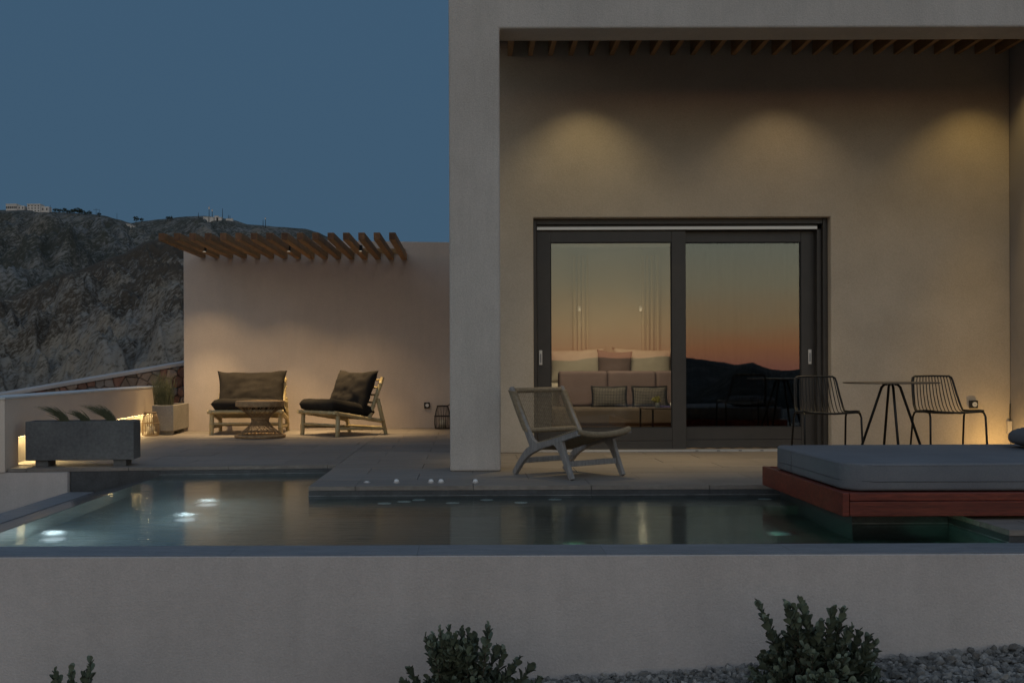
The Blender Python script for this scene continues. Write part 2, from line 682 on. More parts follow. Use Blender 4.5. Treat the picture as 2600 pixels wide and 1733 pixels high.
# hills behind the camera, mirrored in the glass door
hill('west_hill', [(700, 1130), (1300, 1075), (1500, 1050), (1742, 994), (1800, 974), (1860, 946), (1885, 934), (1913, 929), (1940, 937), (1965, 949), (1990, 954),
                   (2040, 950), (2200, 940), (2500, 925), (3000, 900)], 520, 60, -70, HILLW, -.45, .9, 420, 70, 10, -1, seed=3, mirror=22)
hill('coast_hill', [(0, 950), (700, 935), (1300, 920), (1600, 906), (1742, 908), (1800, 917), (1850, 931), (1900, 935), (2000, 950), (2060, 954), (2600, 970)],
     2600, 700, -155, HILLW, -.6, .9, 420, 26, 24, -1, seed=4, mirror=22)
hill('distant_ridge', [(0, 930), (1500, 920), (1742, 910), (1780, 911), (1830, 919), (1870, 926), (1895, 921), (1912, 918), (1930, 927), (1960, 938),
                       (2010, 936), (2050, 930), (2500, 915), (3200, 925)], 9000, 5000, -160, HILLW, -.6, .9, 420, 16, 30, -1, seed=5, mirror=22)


def gz(x):                    # slope of the gravel bed along the pool wall
    return -.712 + .063 * x


mb = MB()
RR = [0, 3, 6, 12, 20, 60, 140, 300, 900, 3000, 30000]


def vg(a, b):
    r = lerp_prof([(i / 10, q) for i, q in enumerate(RR)], b)
    t = a * 2 * math.pi
    x, y = r * math.cos(t), 3 + r * math.sin(t)
    z = max(-1.9, min(-.1, gz(x))) if r < 20 else 0
    z -= .012
    if y > 5.35:
        z -= min(1.2, (y - 5.35) * 1.5)
    if r >= 20:
        z = -2.2 - min(158, (r - 20) * .5)
    return x, y, z


mb.grid(64, 10, vg)
struct('valley_ground', mb, VALLEY, smooth=True, recalc=False)
mb = MB()
mb.grid(40, 24, lambda a, b: (-5 + a * 12, 1.2 + b * 4.08, gz(-5 + a * 12) + .012 * fbm(Vector((a * 30, b * 12, 0)), 3)))
struct('garden_ground', mb, GROUNDM, smooth=True, recalc=False)

# loose gravel against the pool wall
ICO_V, ICO_F = [], []
_b = bmesh.new()
bmesh.ops.create_icosphere(_b, subdivisions=1, radius=1)
ICO_V = [v.co.copy() for v in _b.verts]
_b.verts.index_update()
ICO_F = [tuple(v.index for v in f.verts) for f in _b.faces]
_b.free()
mb = MB()
for i in range(7500):
    x = rnd.uniform(-1.3, 3.3)
    y = rnd.uniform(4.25, 5.255)
    s = rnd.choice((.008, .010, .013, .016, .020, .026)) * rnd.uniform(.8, 1.2)
    M = Matrix.Translation((x, y, gz(x) + s * rnd.uniform(.05, .6))) @ Matrix.Rotation(rnd.uniform(0, 6.3), 4, Vector((rnd.random(), rnd.random(), rnd.random() + .1))) @ \
        Matrix.Diagonal((s * rnd.uniform(.9, 1.5), s * rnd.uniform(.7, 1.1), s * rnd.uniform(.5, .9), 1))
    mb.add([M @ (v * rnd.uniform(.72, 1.15)) for v in ICO_V], ICO_F)
_g = GRAVELM.node_tree
_n = _g.nodes.new('ShaderNodeNewGeometry')
_m = _g.nodes.new('ShaderNodeMapRange')
_m.inputs['To Min'].default_value, _m.inputs['To Max'].default_value = .45, 1.25
_s = _g.nodes.new('ShaderNodeVectorMath')
_s.operation = 'SCALE'
_b = _g.nodes['Principled BSDF']
_g.links.new(_n.outputs['Random Per Island'], _m.inputs[0])
_g.links.new(_b.inputs['Base Color'].links[0].from_socket, _s.inputs[0])
_g.links.new(_m.outputs[0], _s.inputs['Scale'])
_g.links.new(_s.outputs[0], _b.inputs['Base Color'])
obj('gravel', mb, GRAVELM, kind='stuff', recalc=False)

# ------------------------------------------------------------------ terrace floor
def back_edge(x):              # the pool's slightly skewed rear edge
    return 9.21 + .0925 * (x + 3.97)


PX0, PX1 = -4.02, -4.37         # foot of the parapet at Y 9.27 and 15.5
FRONT = 7.74
LEFT = -1.17
deck = MB()
deck.box(LEFT + .02, 5.46, FRONT + .02, 10.9, -.70, -.031)
deck.box(LEFT + .02, .02, 10.9, 15.4, -.70, -.031)
deck.prism([(-4.3, 9.21), (LEFT + .03, back_edge(LEFT) + .03), (LEFT + .03, 15.4), (-4.6, 15.4)], 'z', -.70, -.031)
deck.box(2.85, 7, 5.59, FRONT + .02, -.70, -.031)
deck_o = struct('terrace_floor', deck, SLATE)
par = (PX0, 9.27, 6.23, -(PX1 - PX0) * -1)
nxp, nyp = 6.23, (PX0 - PX1)
regions = [
    [(LEFT, FRONT, 1, 0), (5.455, 0, -1, 0), (0, FRONT, 0, 1), (0, 10.93, 0, -1)],
    [(LEFT, 0, 1, 0), (.02, 0, -1, 0), (0, 10.933, 0, 1), (0, 15.38, 0, -1)],
    [(PX0 + .02, 9.27, nxp, nyp), (LEFT, 0, -1, 0), (0, back_edge(0), -.0925, 1), (0, 15.38, 0, -1)],
    [(2.83, 0, 1, 0), (7, 0, -1, 0), (0, 5.575, 0, 1), (0, FRONT - .003, 0, -1)],
]
TL, TW = .86, .46
for ri, pl in enumerate(regions):
    for j in range(-6, 18):
        y0 = FRONT + j * TW
        for i in range(-7, 9):
            x0 = .03 + i * TL + (TL / 2 if j % 2 else 0)
            q = clip([(x0, y0), (x0 + TL, y0), (x0 + TL, y0 + TW), (x0, y0 + TW)], pl)
            if len(q) < 3 or area(q) < .004:
                continue
            q = inset(q, .0022)
            if len(q) < 3:
                continue
            mb = MB()
            mb.prism(q, 'z', -.03, rnd.uniform(-.0012, .0012))
            obj('floor_tile', mb, DECK, deck_o)

# ------------------------------------------------------------------ swimming pool
pool = thing('swimming_pool', 'dark stone infinity pool with grey coping and lit lamps below the terrace edge', 'swimming pool', (0, 6.6, -.65))
ZB = -.62
mb = MB()
mb.box(-2.72, 2.86, 5.3, 9.6, ZB - .1, ZB)
mb.box(-2.72, -2.69, 5.56, 9.5, ZB, -.083)          # weir wall
mb.box(-2.69, 2.86, 5.5, 5.565, ZB, -.102)          # front inner wall
obj('basin', mb, BASIN, pool, world=True)
for i in range(-5, 9):
    x0, x1 = max(.03 + i * TL, LEFT), min(.03 + (i + 1) * TL, 2.826)
    if x1 - x0 > .05:
        boxo('riser_panel', (x0 + .001, x1 - .001, FRONT + .001, FRONT + .018, ZB, -.033), SLATE, pool)
boxo('riser_panel', (LEFT + .001, LEFT + .018, FRONT + .022, back_edge(LEFT) + .01, ZB, -.033), SLATE, pool)
for i in range(3):
    xa, xb = -3.47 + i * .77, min(-3.47 + (i + 1) * .77, LEFT)
    mb = MB()
    mb.prism([(xa + .001, back_edge(xa) + .002), (xb - .001, back_edge(xb) + .002), (xb - .001, back_edge(xb) + .024), (xa + .001, back_edge(xa) + .024)], 'z', ZB, -.033)
    obj('riser_panel', mb, SLATE, pool, world=True)
for i in range(3):
    y0, y1 = 5.58 + i * .72, 5.58 + (i + 1) * .72
    boxo('riser_panel', (2.832, 2.849, y0 + .001, y1 - .001, ZB, -.033), SLATE, pool)
PALE_LINE = pmat('pale_line', (.20, .21, .22), (.06, .065, .07), 9, .6, stretch=(1, 1, 8))  # thin pale strip along the waterline, broken by darker patches
mb = MB()
mb.box(LEFT, 2.826, FRONT - .002, FRONT + .004, -.071, -.066)
obj('waterline_strip', mb, PALE_LINE, pool, world=True)
mb = MB()
mb.prism([(-2.72, back_edge(-2.72) - .001), (LEFT, back_edge(LEFT) - .001), (LEFT, back_edge(LEFT) + .006), (-2.72, back_edge(-2.72) + .006)], 'z', -.071, -.0655)
obj('waterline_strip', mb, PALE_LINE, pool, world=True)
# stone pedestal that carries the daybed
boxo('pedestal', (2.262, 2.828, 6.28, 7.735, ZB, .018), SLATE, pool)
boxo('waterline_strip', (2.262, 2.828, 6.277, 6.284, -.069, -.064), PALE_LINE, pool)
boxo('waterline_strip', (2.827, 2.834, 5.58, 6.27, -.069, -.064), PALE_LINE, pool)
# coping stones along the front
for i in range(-5, 7):
    x0 = -.26 + i * .94
    boxo('coping_stone', (x0 + .0008, min(x0 + .9392, 7), 5.2735, 5.568, -.10, -.0665 + rnd.uniform(-.0006, .0006)), COPING, pool)
# wet slope the water spills down, and the dry ledge beyond it
mb = MB()
mb.add([(-2.70, 5.51, -.082), (-3.26, 5.51, -.212), (-3.26, 9.27, -.212), (-2.70, 9.33, -.082), (-2.70, 5.51, -.6), (-3.26, 5.51, -.6), (-3.26, 9.27, -.6), (-2.70, 9.33, -.6)],
       [(0, 1, 2, 3), (4, 5, 6, 7), (0, 1, 5, 4), (1, 2, 6, 5), (2, 3, 7, 6), (3, 0, 4, 7)])
obj('spillway', mb, WETSTONE, pool, world=True)
for i in range(4):
    boxo('ledge_stone', (-3.485, -3.262, 5.53 + i * .93, 5.53 + (i + 1) * .93 - .003, -.6, -.208 + rnd.uniform(-.001, .001)), COPING, pool, bevel=.003)

mb = MB()
mb.add([(-2.693, 5.566, -.075), (2.834, 5.566, -.075), (2.834, 7.745, -.075), (LEFT, 7.745, -.075), (LEFT, back_edge(LEFT), -.075), (-2.693, back_edge(-2.693), -.075)],
       [(0, 1, 2, 3, 4, 5)])
w_ = struct('pool_water', mb, WATER, recalc=False)

LENS_ON = emis('pool_lamp_glow', (.9, 1.0, 1.0), .32)
LENS_OFF = pmat('pool_lamp_lens', (.45, .55, .52), rough=.3)
COOL = (.74, .93, 1.0)
for x, y, on in ((-1.945, 7.90, 1), (-1.912, 7.17, 1), (-2.50, 6.40, 1), (1.915, 6.54, 0)):
    l_ = boxo('pool_lamp', (0, .001, 0, .001, 0, .001), CHROME, pool)
    mb = MB()
    mb.lathe([(.085, 0), (.085, .012), (.065, .016), (.065, .004)], 24)
    l_.data = mesh('pool_lamp', mb, CHROME, 'auto')
    l_.location = (x, y - 6.6, ZB + .65)
    mb = MB()
    mb.lathe([(.064, .006), (.06, .016), (.03, .022)], 24)
    obj('lens', mb, LENS_ON if on else LENS_OFF, l_, smooth=True)
    if on:
        point('pool_lamp_light', (x, y, ZB + .27), 13, pool, COOL, .05).visible_transmission = False
point('pool_lamp_light', (.59, 6.0, ZB + .2), .6, pool, (.35, 1, .6), .05).visible_transmission = False
spot('pool_lamp_light', (1.3, 6.2, -.3), (2.3, 6.6, -.25), 8, 80, .5, pool, (.3, 1, .66), .04).visible_transmission = False
spot('pool_lamp_light', (2.35, 5.75, -.35), (2.84, 5.95, -.25), 4, 100, .5, pool, (.3, 1, .66), .03).visible_transmission = False
# hydro-massage jets on the bench under the deck edge
boxo('bench', (-1.1, 2.26, 7.30, 7.738, ZB, -.212), BASIN, pool)
JETM = pmat('jet_ring_plastic', (.55, .62, .60), rough=.35)
for x, y in ((-.597, 7.499), (-.465, 7.592), (-.364, 7.687), (-.116, 7.51), (.127, 7.674), (.365, 7.521), (.621, 7.685), (2.13, 7.661)):
    mb = MB()
    mb.lathe([(.048, -.21), (.048, -.203), (.040, -.199), (.030, -.199), (.030, -.207), (.012, -.207), (.012, -.2)], 20, (x, y, 0))
    obj('water_jet', mb, JETM, pool, 'auto', world=True)

rw = thing('retaining_wall', 'long white stucco wall below the pool coping', 'wall', (0, 5.4, -.8))
mb = MB()
mb.prism([(5.256, -1.9), (5.5, -1.9), (5.5, -.101), (5.272, -.101), (5.272, -.0695), (5.256, -.0695)], 'x', -5.2, 7.2)
obj('wall_face', mb, STUCCO_W, rw, world=True, bevel=.004)
rw2 = thing('retaining_wall', 'short white stucco wall end under the big planter, left of the pool', 'wall', (-4.2, 9.25, -.9))
mb = MB()
mb.prism([(-6.2, 9.16), (-3.485, 9.225), (-3.475, 9.30), (-3.475, 9.45), (-6.2, 9.45)], 'z', -2.2, -.034)
obj('wall_face', mb, STUCCO_W, rw2, world=True)

for k, x in enumerate((-.766, -.544, -.285, -.21, .047)):
    y = (7.983, 7.975, 7.967, 7.965, 7.956)[k]
    lab = ('flat pale spa button at the left end of the button row on the deck edge', 'domed spa button alone, second in the row from the deck corner',
           'left button of the close pair of domed spa buttons on the deck', 'right button of the close pair of domed spa buttons on the deck',
           'domed spa button at the right end of the row, in front of the portico pillar')[k]
    t = thing('spa_button', lab, 'spa button', (x, y, .001), 0, 'spa buttons on the deck edge')
    mb = MB()
    mb.lathe([(.026, 0), (.026, .004), (.021, .006)], 20)
    obj('base_ring', mb, CHROME, t, 'auto')
    mb = MB()
    mb.lathe([(.019, .006), (.018, .009), (.01, .011)] if k == 0 else [(.019, .006), (.0195, .012), (.017, .019), (.011, .0245), (.004, .0265)], 20)
    obj('push_cap', mb, WHITEP, t, True)

# ------------------------------------------------------------------ villa
villa = thing('villa', 'beige stucco villa with tall open portico and timber rafters over the terrace', 'house', (2.6, 10.8, 0))
mb = MB()
mb.prism([(-.157, 0), (.265, 0), (.265, 3.672), (7.2, 3.672), (7.2, 4.5), (-.157, 4.5)], 'y', 8.83, 9.18)
obj('portico_frame', mb, STUCCO, villa, world=True, bevel=.018, segs=3)
mb = MB()
mb.prism([(-.13, 0), (.655, 0), (.655, 2.365), (3.648, 2.365), (3.648, 0), (5.452, 0), (5.452, 4.45), (-.13, 4.45)], 'y', 10.70, 10.95)
obj('rear_wall', mb, STUCCO_IN, villa, world=True, bevel=.010)
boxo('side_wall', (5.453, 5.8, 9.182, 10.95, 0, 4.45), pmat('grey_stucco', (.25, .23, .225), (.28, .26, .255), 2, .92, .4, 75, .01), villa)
boxo('side_wall', (-.13, .06, 10.952, 15.3, 0, 4.45), STUCCO, villa)
boxo('porch_roof', (-.15, 5.45, 9.182, 10.698, 4.135, 4.46), pmat('reed_roof', (.12, .10, .08), (.17, .14, .11), 20, .9), villa)
for i in range(25):
    x = .425 + .2043 * i
    boxo('rafter', (x - .023, x + .023, 9.183, 10.697, 3.99, 4.134), RAFTER, villa)
# room shell
boxo('room_floor', (.062, 5.8, 10.952, 14.9, -.12, -.004), FLOORW, villa)
boxo('room_ceiling', (.062, 5.8, 10.952, 14.9, 2.52, 2.7), PLASTER, villa)
boxo('room_wall', (.062, 5.8, 14.8, 14.95, -.003, 2.518), PLASTER, villa)
boxo('room_wall', (5.3, 5.45, 10.953, 14.798, -.003, 2.518), PLASTER, villa)
# wall-washing downlights between the rafters
for k, x in enumerate((1.155, 3.11, 5.06)):
    mb = MB()
    mb.lathe([(.028, 3.985), (.034, 3.985), (.034, 4.06), (.03, 4.06)], 16, (x, 10.12, 0))
    d_ = obj('downlight', mb, BLACKM, villa, 'auto', world=True)
    spot('downlight_lamp', (x, 10.12, 3.98), (x, 10.14, 0), (31, 22, 31)[k], 99, .65, villa, ((1, .79, .40), (1, .77, .44), (1, .70, .24))[k], .02)
    spot('downlight_beam', (x, 10.12, 3.98), (x, 9.7, 0), (285, 220, 250)[k], 50, 1, villa, ((1, .74, .35), (1, .74, .38), (1, .67, .23))[k], .02)
# floor uplight in the right corner
mb = MB()
mb.lathe([(.05, 0), (.05, .02), (.035, .03)], 16, (5.25, 10.38, 0))
obj('uplight', mb, BLACKM, villa, 'auto', world=True)
point('uplight_lamp', (5.25, 10.36, .07), 6, villa, (1, .62, .2), .03)

# ------------------------------------------------------------------ sliding door
door = thing('sliding_door', 'wide dark framed glass sliding door of two panels', 'door', (2.15, 10.88, 0))
for b in ((.657, .692, 10.79, 10.947, .0, 2.364), (3.60, 3.646, 10.79, 10.947, .0, 2.364), (3.555, 3.599, 10.84, 10.947, .03, 2.31), (.693, 3.599, 10.80, 10.947, 2.31, 2.364)):
    boxo('door_frame', b, FRAME, door, bevel=.003)
boxo('head_rail', (.694, 3.598, 10.84, 10.946, 2.256, 2.309), FRAME, door, bevel=.002)
boxo('light_track', (.70, 3.555, 10.828, 10.845, 2.257, 2.289), ALU, door, bevel=.002)
boxo('sill_track', (.693, 3.599, 10.80, 10.947, .001, .022), ALU, door)
for i in range(6):
    boxo('track_slot', (2.3 + i * .22, 2.33 + i * .22, 10.797, 10.801, .008, .014), FRAME_IN, door)


def door_panel(x0, xg0, xg1, x1, y0, y1, zb, zg0, zg1, zt, hx):
    p = boxo('door_panel', (x0, xg0, y0, y1, zb, zt), FRAME, door, bevel=.003)
    boxo('stile', (xg1, x1, y0, y1, zb, zt), FRAME, p, bevel=.003)
    boxo('rail', (xg0 + .001, xg1 - .001, y0 + .002, y1, zg1, zt), FRAME, p, bevel=.002)
    boxo('rail', (xg0 + .001, xg1 - .001, y0 + .002, y1, zb + .085, zg0), FRAME, p, bevel=.002)
    boxo('rail', (xg0 + .001, xg1 - .001, y0 + .003, y1, zb, zb + .082), FRAME, p, bevel=.002)
    boxo('glass_pane', (xg0, xg1, (y0 + y1) / 2 - .004, (y0 + y1) / 2 + .004, zg0, zg1), GLASS, p)
    for g in ((xg0 + .001, xg0 + .010, zg0 + .011, zg1 - .011), (xg1 - .010, xg1 - .001, zg0 + .011, zg1 - .011), (xg0 + .001, xg1 - .001, zg0 + .001, zg0 + .010), (xg0 + .001, xg1 - .001, zg1 - .010, zg1 - .001)):
        boxo('gasket', (g[0], g[1], y0 + .006, (y0 + y1) / 2 - .005, g[2], g[3]), FRAME_IN, p)
    boxo('handle', (hx - .017, hx + .017, y0 - .012, y0 + .001, .885, 1.035), ALU, p, bevel=.003)
    boxo('finger_slot', (hx - .008, hx + .008, y0 - .0135, y0 - .011, .91, 1.0), pmat('slot_grey', (.25, .25, .26), rough=.5), p)


door_panel(.700, .838, 2.080, 2.222, 10.870, 10.915, .025, .238, 2.137, 2.252, .735)
door_panel(2.10, 2.226, 3.420, 3.556, 10.930, 10.975, .03, .24, 2.14, 2.252, 3.505)

# ------------------------------------------------------------------ room contents
def pillow(name, w, h, t, m, parent=None, nx=18, ny=14, ear=.06, p=2.6, wr=.006, seed=0, jitter=1):
    mb = MB()
    for sg in (1, -1):
        def fn(a, b):
            u, v = a * 2 - 1, b * 2 - 1
            e = (max(0, 1 - abs(u) ** p) * max(0, 1 - abs(v) ** p)) ** .5
            x = u * w / 2 * (1 - ear * (1 - v * v))
            z = v * h / 2 * (1 - ear * (1 - u * u))
            y = -sg * t / 2 * e + wr * fbm(Vector((x * 9, z * 9 + seed * 7, sg * 3)), 3) * min(1, e * 2)
            return x, y, z + (wr * .8 * fbm(Vector((u * 2, seed, v * 2)), 2) if jitter else 0)
        mb.grid(nx, ny, fn)
    o = obj(name, mb, m, parent, True)
    bm_ = bmesh.new()
    bm_.from_mesh(o.data)
    bmesh.ops.remove_doubles(bm_, verts=bm_.verts, dist=.0008)
    bmesh.ops.recalc_face_normals(bm_, faces=bm_.faces)
    bm_.to_mesh(o.data)
    bm_.free()
    return o


bed = thing('bed', 'bed with white linen behind the sofa in the lit room', 'bed', (2.0, 13.7, 0))
boxo('bed_base', (1.0, 2.9, 12.95, 14.7, 0, .32), LINEN, bed, bevel=.03)
boxo('mattress', (.95, 2.95, 12.9, 14.72, .321, .66), LINEN, bed, bevel=.06)
boxo('headboard', (.75, 3.15, 14.72, 14.78, 0, 1.05), TAUPE, bed, bevel=.01)
for k, (x, w, z, mm, lab) in enumerate(((1.47, .80, .89, LINEN, 'white ruffle edged bed pillow on the left, beside the window stile'), (2.37, .84, .89, LINEN, 'white ruffle edged bed pillow on the right side of the bed'),
                                       (1.95, .48, .86, TAUPE, 'square taupe velvet cushion between the two white bed pillows'))):
    o = pillow('bed_pillow' if k < 2 else 'cushion', w, .46, .2, mm, seed=k, ear=.10, wr=.014)
    o.location = (x, (14.45, 14.47, 14.22)[k], z)
    o.rotation_euler = (R(-14), R((-2, 2, 3)[k]), 0)
    tag(o, lab, 'pillow' if k < 2 else 'cushion', 'pillows on the bed' if k < 2 else None)
sofa = thing('sofa', 'low taupe sofa with block back cushions facing the glass door', 'sofa', (1.9, 12.4, 0))
boxo('plinth', (.98, 3.5, 12.05, 12.85, 0, .20), pmat('sofa_drawer_oak', (.30, .20, .12), (.36, .25, .15), 4, .5, stretch=(1, 8, 8)), sofa, bevel=.004)
boxo('seat', (.96, 3.5, 12.0, 12.7, .205, .40), pmat('sofa_seat_fabric', (.13, .105, .085), (.16, .13, .105), 6, .95), sofa, bevel=.03)
for i in range(3):
    boxo('back_cushion', (1.065 + i * .575, 1.635 + i * .575, 12.52, 12.74, .402, .815), TAUPE, sofa, bevel=.035, segs=3)
for k, (x, lab) in enumerate(((1.63, 'patterned black piped cushion in front of the gap between sofa blocks'), (2.10, 'patterned black piped cushion behind the small vase, beside the door stile'))):
    t = thing('cushion', lab, 'cushion', (x, 12.34, .51), R(-3 + 5 * k), 'patterned cushions on the sofa')
    pillow('cover', .41, .25, .11, PATTERN, t, ear=.07, seed=k + 8)
    mb = MB()
    pp = []
    for q in range(40):
        a = q / 40 * 4
        s_ = int(a)
        u, v = ((a - s_) * 2 - 1, -1) if s_ == 0 else (1, (a - s_) * 2 - 1) if s_ == 1 else (1 - (a - s_) * 2, 1) if s_ == 2 else (-1, 1 - (a - s_) * 2)
        pp.append((u * .206 * (1 - .07 * (1 - v * v)), 0, v * .127 * (1 - .07 * (1 - u * u))))
    mb.tube(pp, .012, 6, closed=True)
    obj('piping', mb, BLACKP, t, True)
    t.rotation_euler = (R(-12), 0, R(-3 + 5 * k))
ct = thing('coffee_table', 'low table with thin top and slim black legs inside the door', 'table', (2.2, 11.7, 0))
boxo('tabletop', (1.90, 2.75, 11.45, 11.9, .40, .418), pmat('dark_oak', (.08, .06, .045), (.11, .085, .06), 6, .35), ct, bevel=.003)
for x, y in ((1.915, 11.87), (1.985, 11.47), (2.73, 11.47), (2.73, 11.87)):
    boxo('leg', (x - .009, x + .009, y - .009, y + .009, 0, .399), BLACKM, ct)
vs = thing('vase', 'small glass vase of yellow flowers on the coffee table', 'vase', (2.06, 11.62, .419))
mb = MB()
mb.lathe([(.022, 0), (.03, .01), (.03, .045), (.026, .05)], 16)
obj('pot', mb, pmat('vase_glaze', (.3, .32, .3), rough=.3), vs, True)
mb = MB()
for i in range(34):
    a, e = rnd.uniform(0, 6.28), rnd.uniform(.4, 1.4)
    r = rnd.uniform(.05, .085)
    mb.tube([(0, 0, .045), (r * math.cos(a) * math.cos(e), r * math.sin(a) * math.cos(e), .05 + r * math.sin(e))], [.002, .006], 4)
obj('flowers', mb, pmat('yellow_petal', (.45, .36, .08), (.2, .25, .06), 60, .8), vs)
cup = thing('cup', 'white cup on the coffee table right of the vase', 'cup', (2.235, 11.62, .419))
mb = MB()
mb.lathe([(.024, 0), (.036, .012), (.038, .05), (.035, .05), (.03, .012)], 18)
obj('bowl', mb, WHITEP, cup, True)
bk = thing('book', 'purple book lying under the cup on the coffee table', 'book', (2.17, 11.6, .4185))
bk.location.x = 2.14
bk.location.y = 11.72
mb = MB()
mb.box(-.07, .10, -.05, .06, 0, .012)
obj('cover', mb, pmat('purple_cover', (.12, .08, .25), rough=.6), bk)
for k, x in enumerate((1.50, 2.33)):
    t = thing('pendant_lamp', ('slim lit pendant lamp hanging left of the bed', 'slim lit pendant lamp hanging right of the bed')[k], 'lamp', (x, 14.4, 2.518), 0, 'pendant lamps beside the bed')
    mb = MB()
    mb.tube([(0, 0, 0), (0, 0, -.84)], .002, 6)
    obj('cord', mb, PLASTER, t)
    mb = MB()
    mb.lathe([(.018, -.90), (.022, -.84), (.01, -.83)], 14)
    obj('shade', mb, emis('pendant_glow', (1, .8, .5), .05), t, True)
    point('pendant_light', (x, 14.25, 1.45), .9, t, (1, .78, .48), .03)
sp = thing('slat_screen', 'pair of vertical slat panels on the wall behind the bed', 'screen', (1.95, 14.75, 0))
for x in (1.45, 1.51, 1.57, 1.63, 2.40, 2.46, 2.52, 2.60):
    boxo('slat', (x, x + .03, 14.70, 14.76, 1.06, 2.40), pmat('pale_slat', (.50, .43, .33), rough=.7), sp)
cur = thing('backdrop', 'dark curtain added to darken the room behind the right glass panel', 'backdrop', (2.9, 11.2, 0))  # added sheet and rod stand in for plain darkness behind the pane
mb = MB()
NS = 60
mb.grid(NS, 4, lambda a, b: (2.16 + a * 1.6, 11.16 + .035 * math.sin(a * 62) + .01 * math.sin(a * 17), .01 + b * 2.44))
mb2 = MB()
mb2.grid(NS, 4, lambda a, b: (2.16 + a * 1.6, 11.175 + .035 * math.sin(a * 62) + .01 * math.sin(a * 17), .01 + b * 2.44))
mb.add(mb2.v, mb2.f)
obj('dark_sheet', mb, pmat('backdrop_black', (.0015, .0015, .002), rough=1, spec=0), cur, True, world=True, recalc=False)
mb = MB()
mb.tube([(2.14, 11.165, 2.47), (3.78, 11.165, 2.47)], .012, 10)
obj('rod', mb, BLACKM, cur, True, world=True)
spot('room_lamp', (1.7, 12.9, 2.48), (1.9, 13.6, .6), 27, 120, .8, villa, (1, .76, .46), .08)
spot('room_lamp', (1.4, 11.15, 2.48), (1.7, 12.4, .4), 150, 100, .9, villa, (1, .75, .48), .08)

# ------------------------------------------------------------------ terrace wall and pergola
tw = thing('terrace_wall', 'plain beige wall lit from the pergola behind the bamboo chairs', 'wall', (-2, 15, 0))
mb = MB()
mb.prism([(-3.95, 14.75), (-.132, 15.33), (-.132, 15.6), (-3.97, 15.02)], 'z', -.7, 2.665)
obj('wall_face', mb, STUCCO_T, tw, world=True, bevel=.006)


def wallY(x):
    return 14.75 + (x + 3.95) * .1519


pg = thing('pergola', 'row of sixteen square timber beams projecting from the terrace wall', 'pergola', (-2.35, 14, 2.4))
for i in range(16):
    x = -3.69 + .185 * i
    yr = wallY(x) - .004
    b_ = boxo('beam', (x - .039, x + .039, 12.8, yr, 2.402, 2.49), WOOD, pg, bevel=.003)
    boxo('end_grain', (x - .036, x + .036, 12.797, 12.801, 2.405, 2.487), ENDGRAIN, b_)
mb = MB()
mb.prism([(-3.9, wallY(-3.9) - .03), (-.9, wallY(-.9) - .03), (-.9, wallY(-.9) - .004), (-3.9, wallY(-3.9) - .004)], 'z', 2.492, 2.56)
obj('ledger', mb, WOOD, pg, world=True)
LAMPW = emis('terrace_lamp_glow', (1, .9, .7), .35)
for x in (-3.475, -2.365, -1.42):
    mb = MB()
    mb.box(x - .025, x + .025, 13.97, 14.03, 2.402, 2.475)
    h_ = obj('lamp_housing', mb, BLACKM, pg, world=True)
    mb = MB()
    mb.lathe([(.022, 2.396), (.018, 2.401)], 14, (x, 14.0, 0))
    obj('lens', mb, LAMPW, h_, world=True)
    spot('terrace_lamp', (x, 14.0, 2.39), (x, 14.1, 0), 58, 98, .75, pg, (1, .69, .34), .02)
    spot('terrace_beam', (x, 14.0, 2.39), (x, 14.2, 0), 300, 60, 1, pg, (1, .70, .34), .02)

# ------------------------------------------------------------------ parapet with light strip, stone wall
pp_ = thing('parapet', 'low white parapet with glowing light strip at its foot behind the planter', 'wall', (-4.3, 12, 0))


def pline(y):
    return PX0 + (PX1 - PX0) * (y - 9.27) / 6.23


def strip_prism(mb, ya, yb, o0, o1, z0, z1):
    mb.prism([(pline(ya) - o0, ya), (pline(yb) - o0, yb), (pline(yb) - o1, yb), (pline(ya) - o1, ya)], 'z', z0, z1)


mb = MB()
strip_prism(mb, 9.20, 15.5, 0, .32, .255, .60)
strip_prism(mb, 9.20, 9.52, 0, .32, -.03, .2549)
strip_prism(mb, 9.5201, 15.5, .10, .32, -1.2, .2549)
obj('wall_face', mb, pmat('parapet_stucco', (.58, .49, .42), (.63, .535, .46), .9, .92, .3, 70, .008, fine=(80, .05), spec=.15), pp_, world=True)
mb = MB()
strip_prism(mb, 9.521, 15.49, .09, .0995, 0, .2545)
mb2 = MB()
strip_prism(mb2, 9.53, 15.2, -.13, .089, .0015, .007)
obj('bounce_strip', mb2, pmat('bounce_strip_pale', (.50, .47, .42), (.56, .53, .48), 4, .8), pp_, world=True)  # pale reflector added on the floor to bounce strip light up the parapet
obj('niche_back', mb, pmat('dimmed_niche_render', (.30, .28, .25), (.34, .32, .29), 3, .9, .3, 60), pp_, world=True)  # liner coloured darker than the parapet so the lit niche does not clip
mb = MB()
strip_prism(mb, 9.19, 15.5, -.006, .33, .601, .618)
obj('wall_cap', mb, pmat('cap_render', (.50, .50, .50), (.56, .56, .56), 3, .9, .3, 50), pp_, world=True)
mb = MB()
strip_prism(mb, 9.54, 15.2, .012, .034, .2526, .2548)
obj('light_strip', mb, emis('strip_glow', (1, .70, .31), 52.0), pp_, world=True)

sw = thing('stone_wall', 'sloping rubble stone wall with white cap behind the parapet', 'wall', (-5, 14.8, 0))
A, B = Vector((-3.93, 15.62)), Vector((-7.4, 12.88))
Lw = (B - A).length
dw = (B - A) / Lw
nw = Vector((-dw.y, dw.x))
if nw.y > 0:
    nw = -nw
Mw = Matrix(((dw.x, nw.x, 0, A.x), (dw.y, nw.y, 0, A.y), (0, 0, 1, 0), (0, 0, 0, 1)))   # local (s, out, z)


def wtop(s):
    return .955 - .165 * s


